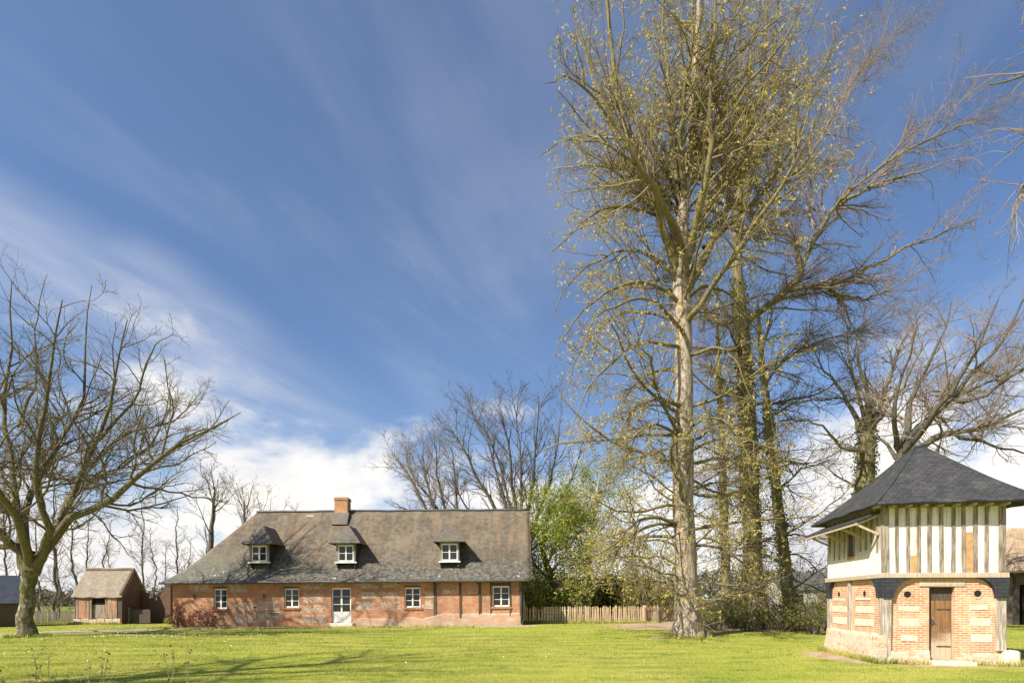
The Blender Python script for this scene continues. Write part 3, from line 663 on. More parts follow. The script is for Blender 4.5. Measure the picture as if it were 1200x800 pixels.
bm_ = MB(); bm_.box(-.07, DW+.07, -.06, .12, ZS+.012, ZS+.14, .008); bm_.box(-.07, .12, .125, DD+.06, ZS+.012, ZS+.14, .008); bm_.box(DW-.12, DW+.07, .125, DD+.06, ZS+.012, ZS+.14, .008); bm_.box(.125, DW-.125, DD-.12, DD+.06, ZS+.012, ZS+.14)
bm_.build('sill_beam', M['pale_timber'], dove, .01)
# upper storey
ZU, ZE = ZS+.14, 4.08
up = MB(); up.box(.012, DW, .0, DD, ZU, ZE); up.build('plaster_wall', M['plaster'], dove)
ls = wall_front(0, DD-.004, ZU, ZE, 0, [(1.72, 2.02, 2.86, 3.5)], .1)
lo = MB(); lo.add([(-.004+v[1], v[0]+.003, v[2]) for v in ls.v], ls.f); lo.build('side_plaster', M['lime_wash'], dove)
st_x = [(dcx(126), .075), (dcx(178), .08), (dcx(229), .085), (dcx(279), .095), (dcx(336), .095), (dcx(388), .085), (dcx(438), .085), (dcx(491), .095), (dcx(542), .085)]
for x, wd in st_x:
    lean = random.uniform(-.02, .02); j = random.uniform(-.012, .012)
    q = MB(); q.add([(x-wd/2+dx_+t*lean+(j if t == .5 else 0)+s*wd*.5+wd/2*0, yy, ZU+.003+(ZE-.06-ZU)*t) for t in (0, .5, 1) for (s, yy, dx_) in ((0, -.022, 0), (2, -.022, 0), (2, .02, 0), (0, .02, 0))],
          [(0, 1, 5, 4), (1, 2, 6, 5), (3, 0, 4, 7), (4, 5, 9, 8), (5, 6, 10, 9), (7, 4, 8, 11), (0, 3, 2, 1), (8, 9, 10, 11)])
    q.build('stud', M['grey_timber'], dove)
for x0, x1 in ((-.015, .125), (DW-.15, DW+.012)):
    MB().box(x0, x1, -.028, .1, ZU+.002, ZE-.02, .01).build('upper_post', M['grey_timber'], dove, .01)
for y in (.3, .62, .95, 1.28, 2.35, 2.7, 3.05, 3.4):
    MB().box(-.012-random.uniform(0, .006), .02, y-.045, y+.045, ZU+random.uniform(.5, .85), ZE-.1, .008).build('side_stud', M['grey_timber'], dove)
for y in (1.67, 2.07):
    MB().box(-.02, .05, y-.045, y+.045, 2.84, ZE-.1, .006).build('side_stud', M['grey_timber'], dove)
MB().box(-.02, DW+.02, -.034, .06, ZE-.14, ZE-.015).build('wall_plate', M['grey_timber'], dove)
wf = MB()
for k in range(3): wf.box(-.012, .008, 1.725+.1*k, 1.82+.1*k, 2.86, 3.5)
wf.build('slatted_shutter', M['dark_timber'], dove)
MB().box(-.05, .05, 1.70, 2.05, 2.77, 2.85, .008).build('brick_sill', M['clay'], dove)
MB().box(dcx(192), dcx(221), -.012, .02, ZU+.002, 2.73).build('bare_clay_patch', M['clay'], dove)
MB().box(dcx(448), dcx(482), -.012, .02, ZU+.002, 3.30).build('bare_clay_patch', M['clay'], dove)
# pyramid roof with a gentle bellcast, boards under its eaves
apex = np.array((1.66, 1.69, 5.95)); crn = [np.array(p) for p in ((-.36, -.42, 4.0), (DW+.62, -.46, 4.02), (DW+.5, DD+.4, 4.0), (-.38, DD+.38, 4.0))]
ts = [0, .1, .2, .3, .42, .56, .72, .86, 1.0]; fz = [0, .078, .165, .258, .375, .525, .695, .85, 1.0]
rm = MB(); NK = 12
for s in range(4):
    A, B = crn[s], crn[(s+1) % 4]; P = []
    for t, f in zip(ts, fz):
        row = []
        for k in range(NK+1):
            e = A+(B-A)*k/NK; q = e+(apex-e)*t; z = e[2]+(apex[2]-e[2])*f+.012*math.sin(q[0]*5+q[1]*4)*(1-t)+.01*math.sin(k*2.1+s)*(t < .05)*(0 < k < NK)
            row.append((q[0], q[1], z))
        P.append(row)
    b0 = len(rm.v); n1 = NK+1
    rm.add([p for r_ in P for p in r_], [(i*n1+j, i*n1+j+1, (i+1)*n1+j+1, (i+1)*n1+j) for i in range(len(ts)-1) for j in range(NK)])
droof = rm.build('pyramid_roof', M['slate'], dove, merge=True)
sd = droof.modifiers.new('thickness', 'SOLIDIFY'); sd.thickness = .055; sd.offset = -1
hp = MB()
for q in crn: hp.tube([tuple(q+(apex-q)*t+np.array((0, 0, (q[2]+(apex[2]-q[2])*f)-(q+(apex-q)*t)[2]+.012))) for t, f in zip(ts, fz)], .016, 6)
hp.build('hip_capping', M['slate'], droof, smooth=True)
fn = MB(); fn.tube([(1.66, 1.69, 5.86), (1.66, 1.69, 5.95), (1.66, 1.69, 6.02), (1.66, 1.69, 6.05)], [.12, .10, .05, .02], 10); fn.build('roof_cap', M['zinc'], droof, smooth=True)
for k in range(9): MB().box(-.28+k*.36, -.21+k*.36, -.36, -.06, 3.93, 3.985).build('rafter_end', M['pale_timber'], droof)
# pent roof above the side window on bracket struts
pr_ = MB()
pr_.prism([(-.02, 3.86), (-.62, 3.60), (-.62, 3.655), (-.02, 3.92)], 'y', .12, DD+.18)
pent = pr_.build('pent_roof', M['slate'], dove)
MB().box(-.61, -.55, .12, DD+.18, 3.545, 3.60).build('pent_rail', M['pale_timber'], pent)
for y in (.2, 1.1, 2.3, 3.4):
    q = MB(); q.beam((-.02, y, 3.30), (-.57, y, 3.575), .055, .055); q.build('bracket_strut', M['pale_timber'], pent); q = MB(); q.beam((-.01, y, 3.80), (-.6, y, 3.545), .05, .05); q.build('pent_rafter', M['pale_timber'], pent)

# ------------------------------------------------------------------ small brick shed, ruined wall, gate and slate shed on the left
SX, SY = -29.2, 38.0
shed = empty('brick_shed', (SX, SY, 0), 'small brick shed with a mossy tiled gable roof and boarded door beyond the path', 'shed')
SW, SD = 3.15, 2.45
def sx(c): return (c/4.705-600)*SY/FP-SX if False else ((c/4.705)-600)*SY/FP-SX
dor = (sx(500), sx(578), .42, 1.72)
w = wall_front(0, SW, -.2, 2.0, 0, [dor], .15)
w.add([(0, 0, -.2), (0, SD, -.2), (0, SD, 2.0), (0, SD/2, 3.6), (0, 0, 2.0)], [(0, 1, 2, 3, 4)]); w.add([(SW, 0, -.2), (SW, SD, -.2), (SW, SD, 2.0), (SW, SD/2, 3.6), (SW, 0, 2.0)], [(0, 1, 2, 3, 4)])
w.add([(0, SD, -.2), (SW, SD, -.2), (SW, SD, 2.0), (0, SD, 2.0)], [(0, 1, 2, 3)])
w.build('wall', M['brick_dark_shaded'], shed)
for a_, b_ in ((.12, sx(500)-.14), (sx(590), SW-.34)): MB().box(a_, b_, -.012, .03, .42, 1.85).build('brick_panel', M['brick_house'], shed)
sp = MB()
for c_ in (425, 470, 500, 585, 612, 640): sp.box(sx(c_)-.06, sx(c_)+.06, -.03, .03, .36, 1.93, .01)
sp.box(-.02, SW+.02, -.035, .03, 1.78, 1.9); sp.build('timber_post', M['grey_timber'], shed)
MB().box(dor[0], dor[1], .1, .14, dor[2], dor[3]-.42).build('plank_door', M['grey_timber'], shed)
MB().box(dor[0], dor[1], .11, .14, dor[3]-.41, dor[3]).build('dark_opening', M['black_inside'], shed)
pl_ = MB()
for k in range(6): pl_.box(SW*k/6, SW*(k+1)/6-.004, -.14-random.uniform(0, .04), .0, -.2, .34+random.uniform(-.04, .05))
pl_.build('stone_plinth', M['rubble'], shed, .02)
def gable_roof(parent, x0, x1, y0, y1, ze, zr, mat_, over=.25, thick=.1, n=16, wav=.03, name='roof'):
    ym = (y0+y1)/2; sl = (zr-ze)/(ym-y0); r = MB()
    for s in (0, 1):
        rows = []
        for t in np.linspace(0, 1, 8):
            yy = (y0-over)+(ym-(y0-over))*t; z = ze-over*sl+(zr-ze+over*sl)*t
            rows.append([(x0-over+(x1-x0+2*over)*k/n, yy if not s else y0+y1-yy, z+wav*math.sin(k*1.3+t*5+s)*(1-.6*t)) for k in range(n+1)])
        r.add([p for q in rows for p in q], [(i*(n+1)+j, i*(n+1)+j+1, (i+1)*(n+1)+j+1, (i+1)*(n+1)+j) for i in range(7) for j in range(n)])
    o = r.build(name, mat_, parent, merge=True); sd = o.modifiers.new('thickness', 'SOLIDIFY'); sd.thickness = thick; sd.offset = -1; return o
sr = gable_roof(shed, 0, SW-.1, 0, SD, 2.02, 3.72, M['tile_old'], .16, .1)
MB().tube([(x, SD/2, 3.74+.02*math.sin(x*3)) for x in np.linspace(-.14, SW+.02, 12)], .09, 7).build('roof_ridge', M['tile_old'], sr)
cp = MB(); cp.beam((SW-.03, -.1, 1.98), (SW-.03, SD/2, 3.74), .16, .1, (0, -1, 1)); cp.beam((SW-.03, SD+.1, 1.98), (SW-.03, SD/2, 3.74), .16, .1, (0, 1, 1)); cp.build('gable_coping', M['brick_dark_shaded'], shed)
rw = empty('ruined_wall', (-26.0, 39.6, 0), 'stepped dark brick wall end with a tall pillar between shed and farmhouse', 'wall')
q = MB()
for k, h in enumerate((2.15, 1.75, 1.6, 1.9, 2.3)): q.box(.02+k*.36, .02+(k+1)*.36-.003, .3, .6, -.2, h, .015)
q.build('wall', M['brick_dark_shaded'], rw)
MB().box(1.82, 2.2, .05, .62, -.2, 2.62, .01).build('pillar', M['brick_dark_shaded'], rw)
MB().box(1.78, 2.24, .01, .66, 2.625, 2.72, .01).build('pillar_cap', M['brick_dark_shaded'], rw)
gt_ = empty('plank_gate', (-25.95, 38.6, 0), 'low dark plank gate beside the brick shed gable', 'gate')
q = MB()
for k in range(9): q.box(.02+k*.155, .165+k*.155, 0, .03, .06, .98+.02*math.sin(k*2))
q.build('boards', M['dark_timber'], gt_)
q = MB(); q.box(0, 1.42, .032, .07, .2, .29); q.box(0, 1.42, .032, .07, .75, .84); q.build('rail', M['dark_timber'], gt_)
MB().box(-.09, .0, -.01, .1, -.1, 1.12).build('post', M['grey_timber'], gt_)
bx = empty('timber_shed', (-29.95, 34.6, 0), 'low dark board shed with a blue slate roof at the left picture edge', 'shed', rz=R(42))
q = MB(); LW = 7.0; q.prism([(0, -.1), (0, 1.55), (1.6, 3.0), (3.2, 1.55), (3.2, -.1)], 'x', -LW, 0); q.build('board_wall', M['dark_timber'], bx)
gable_roof(bx, -LW, -.1, 0, 3.2, 1.6, 3.15, M['slate_blue'], .18, .08, wav=.008)

# ------------------------------------------------------------------ fences
def pale_fence(name, label, A, Bp, h, gap, w, mat_, post_gap, jit, tilt, rails=(.28, .8), cat='fence'):
    root = empty(name, (A[0], A[1], float(gz(*A))), label, cat); A_, B_ = Vector((A[0], A[1], 0)), Vector((Bp[0], Bp[1], 0)); d = B_-A_; Ln = d.length; u = d/Ln; nrm = Vector((-u.y, u.x, 0))
    def zz(s): return float(gz(A[0]+u.x*s, A[1]+u.y*s)-gz(*A))
    q = MB(); s = 0
    while s < Ln:
        z = zz(s); t = random.uniform(-tilt, tilt); hh = h+random.uniform(-jit, jit); w_ = w*random.uniform(.7, 1.3)
        a = u*s; b = u*(s+t)+Vector((0, 0, z+hh)); a.z = z+.03
        q.beam(a, b, w_, .022, nrm); s += gap*random.uniform(.8, 1.2)
    q.build('pales', mat_, root)
    for f in rails:
        q = MB(); q.tube([u*(Ln*k/16)+nrm*.03+Vector((0, 0, zz(Ln*k/16)+h*f+.01*math.sin(k))) for k in range(17)], .014, 5); q.build('rail', mat_, root)
    k = 0
    while k*post_gap <= Ln+.01:
        s = k*post_gap; p = u*s+nrm*.07; z = zz(s); q = MB(); q.tube([p+Vector((0, 0, z-.15)), p+Vector((random.uniform(-.03, .03), 0, z+h+.08))], [.05, .042], 7); q.build('post', mat_, root); k += 1
    return root
M['pale_wood'] = simple('split_chestnut', (.68, .52, .33), (.44, .31, .185), 3.5, .85, .4, (6, 6, .4), lo=.35, hi=.62)
M['picket_wood'] = simple('old_picket', (.20, .165, .13), (.11, .09, .07), 3, .85, .4, (5, 5, .6))
pale_fence('paling_fence', 'split chestnut paling fence running right from the farmhouse corner', (.85, 35.0), (8.25, 35.0), 1.02, .10, .052, M['pale_wood'], 1.85, .05, .05)
pale_fence('paling_fence', 'faded paling fence set back, running from the fence corner towards the pale trunk', (8.35, 35.6), (12.2, 40.5), 1.0, .085, .05, M['pale_wood'], 2.0, .05, .05)
pale_fence('picket_fence', 'dark picket fence between the big forked tree and the brick shed', (-35.5, 38.7), (-29.3, 38.7), .90, .12, .085, M['picket_wood'], 2.0, .02, .01)
# behind the paling
bench = empty('white_bench', (2.0, 36.6, float(gz(2.0, 36.6))), 'pale slatted garden bench just behind the paling fence', 'bench')
q = MB()
for k in range(3): q.box(0, 1.35, .02+k*.14, .13+k*.14, .42, .455)
q.build('seat', M['white_paint'], bench)
q = MB()
for k in range(3): q.box(0, 1.35, .47, .5, .6+k*.16, .7+k*.16)
q.build('backrest', M['white_paint'], bench)
for x in (.04, 1.25):
    for y in (.03, .42): MB().box(x, x+.06, y, y+.06, 0, .42 if y < .2 else 1.02).build('leg', M['white_paint'], bench)
bin_ = empty('compost_bin', (3.5, 38.0, float(gz(3.5, 38))), 'brown slatted compost bin standing above the top of the paling fence', 'compost bin')
q = MB()
for k in range(11):
    z = .05+k*.145; q.box(0, 1.15, 0, .03, z, z+.115, .006); q.box(0, 1.15, .97, 1.0, z, z+.115, .006); q.box(0, .03, .035, .965, z, z+.115); q.box(1.12, 1.15, .035, .965, z, z+.115)
q.build('slats', M['pale_wood'], bin_)
for x in (.035, 1.06):
    for y in (.035, .91): MB().box(x, x+.055, y, y+.055, 0, 1.66).build('post', M['grey_timber'], bin_)
MB().box(.1, 1.05, .1, .9, 0, 1.5, .06).build('leaf_heap', M['tile_old'], bin_)
pole = empty('log', (8.9, 35.1, float(gz(8.9, 35.1))), 'dark weathered tree stump just right of the end of the paling fence', 'stump')
q = MB(); q.tube([(0, 0, -.1), (0, 0, .15), (.02, 0, .5), (.03, .01, .72)], [.34, .27, .22, .2], 12); st_ = q.build('stump_wood', M['bark_green'], pole); pole.name = 'tree_stump'

# ------------------------------------------------------------------ barn at the right edge, farm building in the distance
barn = empty('tiled_barn', (28.3, 32.0, float(gz(28.3, 32))), 'timber barn with a warm tan tiled roof at the right picture edge', 'barn')
BL, BD = 11.0, 7.0
q = MB(); q.box(.3, BL, 1.2, BD, -.2, 3.0); q.build('board_wall', M['grey_timber'], barn)
q = MB(); q.box(1.0, 4.2, .6, 1.19, .0, 2.3); q.build('dark_opening', M['black_inside'], barn)
for x in (.25, 3.0, 6.0, 9.0): MB().box(x, x+.22, .25, .47, -.1, 2.95, .01).build('post', M['dark_timber'], barn)
MB().box(.1, BL, .24, .48, 2.76, 2.98).build('wall_plate', M['dark_timber'], barn)
r = MB(); ez, rz2, yy0, yy1, ym = 3.0, 5.9, -.3, BD+.3, BD/2
def brow(f):
    rows = []
    for t in np.linspace(0, 1, 9):
        rows.append([f(t, k/24) for k in range(25)])
    r.add([p for q_ in rows for p in q_], [(i*25+j, i*25+j+1, (i+1)*25+j+1, (i+1)*25+j) for i in range(8) for j in range(24)])
xh = lambda t: -.35+3.2*t
brow(lambda t, s: (xh(t)+(BL-xh(t))*s, yy0+(ym-yy0)*t, ez+(rz2-ez)*t+.03*math.sin(s*23+t*6)*(1-t)))
brow(lambda t, s: (xh(t)+(BL-xh(t))*s, yy1-(yy1-ym)*t, ez+(rz2-ez)*t+.03*math.sin(s*23+t*6)*(1-t)))
brow(lambda t, s: (xh(t), yy0+(ym-yy0)*t+(yy1-yy0)*(1-t)*s, ez+(rz2-ez)*t+.03*math.sin(t*6)*(1-t)))
br_ = r.build('roof', M['tile'], barn, merge=True); sd = br_.modifiers.new('thickness', 'SOLIDIFY'); sd.thickness = .1; sd.offset = -1
fb = empty('farm_building', (27.5, 58, float(gz(27.5, 58))), 'pale rendered farm building glimpsed between the leaning tree and the dovecote', 'building')
q = MB(); q.prism([(0, -.2), (0, 2.6), (2.5, 4.3), (5, 2.6), (5, -.2)], 'x', 0, 7.5); q.build('wall', M['render_grey'], fb)
gable_roof(fb, 0, 7.5, 0, 5, 2.62, 4.4, M['slate_grey'], .25, .1)
MB().box(1.2, 2.2, -.03, .02, .9, 2.0).build('window', M['glass'], fb); MB().box(3.6, 5.4, -.03, .02, -.1, 2.1).build('barn_door', M['grey_timber'], fb)

# ------------------------------------------------------------------ trees
class Grow:
    """branches are grown level by level, whole levels at once"""
    def __init__(s, seed): s.r = np.random.default_rng(seed)
    def smooth(s, pts, rads, k, wob=0.0):
        P = np.array(pts, float); n = len(P); out = []; rr = []
        ts = np.linspace(0, n-1, k)
        for t in ts:
            i = min(int(t), n-2); f = t-i
            p0, p1, p2, p3 = [P[max(0, min(n-1, i+j))] for j in (-1, 0, 1, 2)]
            if n > 2: out.append(.5*((2*p1)+(-p0+p2)*f+(2*p0-5*p1+4*p2-p3)*f*f+(-p0+3*p1-3*p2+p3)*f**3))
            else: out.append(p1*(1-f)+p2*f)
            rr.append(np.interp(t, range(n), rads))
        out = np.array(out)
        if wob:
            w = s.r.standard_normal((k, 3))*wob; w[0] = 0; w = np.cumsum(w, 0)*.4+w*.6; out += w
        return out, np.array(rr)
    def kids(s, P, Rd, per_m, t0, t1, ang, ang_sd, ratio, k, wob, up, rr=.55, rmin=.006, flat=0.0, lmin=.3, lmax=9., taper=.5, tip=.3, cap=None, keep=None, out=None, abs_len=None):
        r = s.r; n, kp = P.shape[:2]
        seg = np.linalg.norm(np.diff(P, axis=1), axis=2).sum(1)
        cnt = np.floor(per_m*seg*(t1-t0)+r.random(n)).astype(int)
        idx = np.repeat(np.arange(n), cnt); N = len(idx)
        if N == 0: return np.zeros((0, k, 3)), np.zeros((0, k))
        t = t0+(t1-t0)*r.random(N)
        f = t*(kp-1); i = np.minimum(f.astype(int), kp-2); f = (f-i)[:, None]
        p = P[idx, i]*(1-f)+P[idx, i+1]*f; T = P[idx, i+1]-P[idx, i]; T /= np.linalg.norm(T, axis=1, keepdims=True)+1e-9
        pr = Rd[idx, i]*(1-f[:, 0])+Rd[idx, i+1]*f[:, 0]
        q = r.standard_normal((N, 3)); q[:, 2] *= (1-flat); q -= T*(q*T).sum(1, keepdims=True); q /= np.linalg.norm(q, axis=1, keepdims=True)+1e-9
        if out is not None: q = q+out(p); q -= T*(q*T).sum(1, keepdims=True); q /= np.linalg.norm(q, axis=1, keepdims=True)+1e-9
        a = np.radians(ang+ang_sd*r.standard_normal(N))[:, None]
        d = T*np.cos(a)+q*np.sin(a)
        L = (abs_len if abs_len else seg[idx]*ratio)*(1-taper*t)*r.uniform(.6, 1.25, N); L = np.clip(L, lmin, lmax)
        pts = np.empty((N, k, 3)); pts[:, 0] = p; h = (L/(k-1))[:, None]
        upv = np.array((0, 0, 1.0))
        for j in range(1, k):
            d = d+wob*r.standard_normal((N, 3))+upv*up; d /= np.linalg.norm(d, axis=1, keepdims=True)
            p = p+d*h; pts[:, j] = p
        r0 = np.minimum(pr*rr, .014*L+.004); r0 = np.maximum(r0, rmin)
        rad = np.maximum(r0[:, None]*np.linspace(1, tip, k)[None, :], rmin*.7)
        if keep is not None:
            m = keep(pts[:, -1]) & keep(pts[:, k//2]); pts, rad = pts[m], rad[m]
        return pts, rad

def tubes(levels):
    """levels: [(P (n,k,3), R (n,k), sides)] -> vertices and quads"""
    VV, FF, base = [], [], 0
    for P, Rd, sd in levels:
        n, k = P.shape[:2]
        if n == 0: continue
        T = np.gradient(P, axis=1); T /= np.linalg.norm(T, axis=2, keepdims=True)+1e-9
        D = P[:, -1]-P[:, 0]; D /= np.linalg.norm(D, axis=1, keepdims=True)+1e-9
        ref = np.cross(D, np.where(np.abs(D[:, 2:3]) > .8, [[1.0, 0, 0]], [[0, 0, 1.0]])); ref /= np.linalg.norm(ref, axis=1, keepdims=True)+1e-9
        U = ref[:, None]-T*(ref[:, None]*T).sum(2, keepdims=True); U /= np.linalg.norm(U, axis=2, keepdims=True)+1e-9
        Wv = np.cross(T, U); an = 2*np.pi*np.arange(sd)/sd
        V = P[:, :, None]+(U[:, :, None]*np.cos(an)[None, None, :, None]+Wv[:, :, None]*np.sin(an)[None, None, :, None])*Rd[:, :, None, None]
        VV.append(V.reshape(-1, 3))
        b = base+(np.arange(n)[:, None, None]*k+np.arange(k-1)[None, :, None])*sd; j = np.arange(sd)[None, None, :]; j2 = (j+1) % sd
        FF.append(np.stack([b+j, b+j2, b+sd+j2, b+sd+j], -1).reshape(-1, 4)); base += n*k*sd
    return np.concatenate(VV), np.concatenate(FF)
def leaves(r, pts, ln, wd, dirs=None, droop=0.0, jitter=.05, sizes=(.6, 1.3)):
    """a pointed four-cornered leaf, slightly folded, at every point"""
    N = len(pts); p = pts+r.standard_normal((N, 3))*jitter
    d = r.standard_normal((N, 3)) if dirs is None else dirs+r.standard_normal((N, 3))*.6
    d[:, 2] -= droop; d /= np.linalg.norm(d, axis=1, keepdims=True)+1e-9
    q = np.cross(d, r.standard_normal((N, 3))); q /= np.linalg.norm(q, axis=1, keepdims=True)+1e-9; nn = np.cross(d, q)
    s = r.uniform(*sizes, N)[:, None]; L, w = ln*s, wd*s
    V = np.stack([p, p+d*L*.5+q*w*.5+nn*w*.15, p+d*L, p+d*L*.5-q*w*.5+nn*w*.15], 1).reshape(-1, 3)
    b = np.arange(N)[:, None]*4
    return V, np.concatenate([b+[[0, 1, 2]], b+[[0, 2, 3]]])
def along(r, P, n, t0=.2, t1=1.0):
    """n random points on a set of branches, and the local directions"""
    if len(P) == 0: return np.zeros((0, 3)), np.zeros((0, 3))
    k = P.shape[1]; i = r.integers(0, len(P), n); f = (t0+(t1-t0)*r.random(n))*(k-1); j = np.minimum(f.astype(int), k-2); f = (f-j)[:, None]
    d = P[i, j+1]-P[i, j]; d /= np.linalg.norm(d, axis=1, keepdims=True)+1e-9
    return P[i, j]*(1-f)+P[i, j+1]*f, d
def trunk_tube(g, pts, rads, k=26, flare=.55, fh=1.1, sides=20, wob=.03, lump=.05):
    q0 = np.array(pts[0], float); pts = [q0-np.array((0, 0, .5))]+list(pts); rads = [rads[0]]+list(rads)
    P, Rd = g.smooth(pts, rads, k, wob)
    V, F = tubes([(P[None], Rd[None], sides)])
    V = V.reshape(k, sides, 3); C = P[:, None]; off = V-C
    an = np.arctan2(off[..., 1], off[..., 0]); hgt = P[:, 2]-q0[2]
    ph = g.r.uniform(0, 6, 4)
    lobes = .5+.5*np.sin(5*an+ph[0])*.7+.3*np.sin(3*an+ph[1])
    fl = 1+flare*np.exp(-np.maximum(hgt, 0)/fh*2.2)[:, None]*(.45+lobes)
    fl = fl*(1+lump*np.sin(an*2+hgt[:, None]*.8+ph[2])+lump*.6*np.sin(an*5+hgt[:, None]*1.7+ph[3]))
    return (C+off*fl[..., None]).reshape(-1, 3), F, P, Rd
def local(px, py, Y, base): return np.array(W3(px, py, Y))-np.array(base)
def limb(g, base, Y0, pix, r0, r1, k=12, wob=.06, start=None):
    """a bough through photograph pixels (px, py, depth offset)"""
    pts = [local(px, py, Y0+dyy, base) for px, py, dyy in pix]
    n = len(pts); rads = [r0+(r1-r0)*(i/(n-1))**.8 for i in range(n)]
    return g.smooth(pts, rads, k, wob)
def stack(ls): return np.array([l[0] for l in ls]), np.array([l[1] for l in ls])
def base_at(px, Y): 
    x = (px-600)/FP*Y; return (x, Y, float(gz(x, Y))-.06)

# ---- spreading bare tree on the left lawn
B = base_at(31, 24.8); Y0 = 24.8; g = Grow(11)
walnut = empty('bare_tree', B, 'big spreading leafless tree with mossy forked trunk on the lawn beside the small brick shed', 'tree')
V, F, TP, TR = trunk_tube(g, [local(32, 746, Y0, B), local(31, 725, Y0, B), local(33, 700, Y0, B), local(35, 680, Y0, B), local(37, 662, Y0, B), local(39, 650, Y0, B)], [.29, .275, .26, .265, .30, .22], flare=.42, fh=.9, lump=.05)
np_mesh('trunk', V, F, M['bark_plane'], walnut, True)
Ls = [limb(g, B, Y0, [(36, 672, 0), (22, 646, 0), (0, 625, -.5), (-35, 585, -1), (-75, 520, -2), (-110, 430, -3)], .27, .03),
      limb(g, B, Y0, [(34, 676, 0), (24, 640, .3), (25, 600, .5), (14, 552, 1), (6, 485, 1.6), (16, 400, 2), (14, 330, 2.5)], .26, .02),
      limb(g, B, Y0, [(38, 668, 0), (47, 640, -.6), (55, 618, -1.1), (42, 577, -1.7), (38, 540, -2), (50, 480, -2.6), (60, 420, -3), (72, 350, -3.2)], .22, .02),
      limb(g, B, Y0, [(39, 670, 0), (50, 650, .3), (62, 622, .5), (80, 585, .7), (103, 531, 1), (128, 480, .6), (136, 423, .5), (152, 372, .4)], .25, .02),
      limb(g, B, Y0, [(39, 672, 0), (56, 640, -.3), (87, 606, -.8), (128, 592, -1.5), (169, 557, -2), (205, 526, -2.3), (246, 510, -2.6), (280, 487, -2.8)], .24, .015),
      limb(g, B, Y0, [(70, 608, .5), (97, 560, 1.5), (143, 512, 2.4), (205, 492, 3), (236, 455, 3.6)], .12, .012),
      limb(g, B, Y0, [(33, 662, 0), (31, 600, 1.6), (60, 540, 2.6), (97, 482, 3.4), (103, 420, 4), (107, 340, 4.4)], .2, .015),
      limb(g, B, Y0, [(33, 664, 0), (15, 600, 2), (-20, 540, 3.5), (-30, 450, 5), (-25, 370, 6)], .2, .015),
      limb(g, B, Y0, [(35, 664, 0), (20, 610, -2), (-15, 550, -3.5), (-10, 460, -4.5), (-30, 380, -5)], .2, .015),
      limb(g, B, Y0, [(100, 598, -1), (120, 612, -1.6), (145, 640, -2), (160, 655, -2.2)], .05, .008),
      limb(g, B, Y0, [(25, 640, 0), (-20, 640, 1), (-70, 610, 1.5), (-120, 560, 2)], .16, .01),
      limb(g, B, Y0, [(60, 625, 0), (95, 570, 3), (150, 540, 5), (190, 500, 6.5), (200, 440, 7)], .14, .01),
      limb(g, B, Y0, [(20, 500, 1.5), (42, 440, 2.2), (40, 380, 2.6), (52, 318, 3)], .08, .01), limb(g, B, Y0, [(110, 520, 1), (160, 460, 1), (178, 410, .8), (200, 385, .7)], .08, .01)]
P1, R1 = stack(Ls)
def inside_walnut(q): return ((q[:, 0]-.35)/9.4)**2+(q[:, 1]/9.)**2+((q[:, 2]-8.2)/7.9)**2 < 1
P2, R2 = g.kids(P1, R1, 2.3, .24, 1, 44, 13, .42, 9, .19, .05, .6, .012, lmin=1.0, lmax=3.8, keep=inside_walnut)
P3, R3 = g.kids(P2, R2, 3.6, .12, 1, 48, 15, .5, 7, .22, .04, .6, .0075, lmin=.5, lmax=1.6, keep=inside_walnut)
P4, R4 = g.kids(P3, R3, 6.0, .15, 1, 45, 14, .5, 5, .16, .06, .7, .0055, lmin=.22, lmax=.7)
V, F = tubes([(P1, R1, 10)]); bo = np_mesh('bough', V, F, M['bark_bough'], walnut, True)
V, F = tubes([(P2, R2, 5), (P3, R3, 4), (P4, R4, 3)]); np_mesh('crown', V, F, M['twig_olive'], walnut, True)
V, F = leaves(g.r, P4[:, -1], .055, .028, jitter=.01); np_mesh('buds', V, F, M['leaf_bud'], walnut)

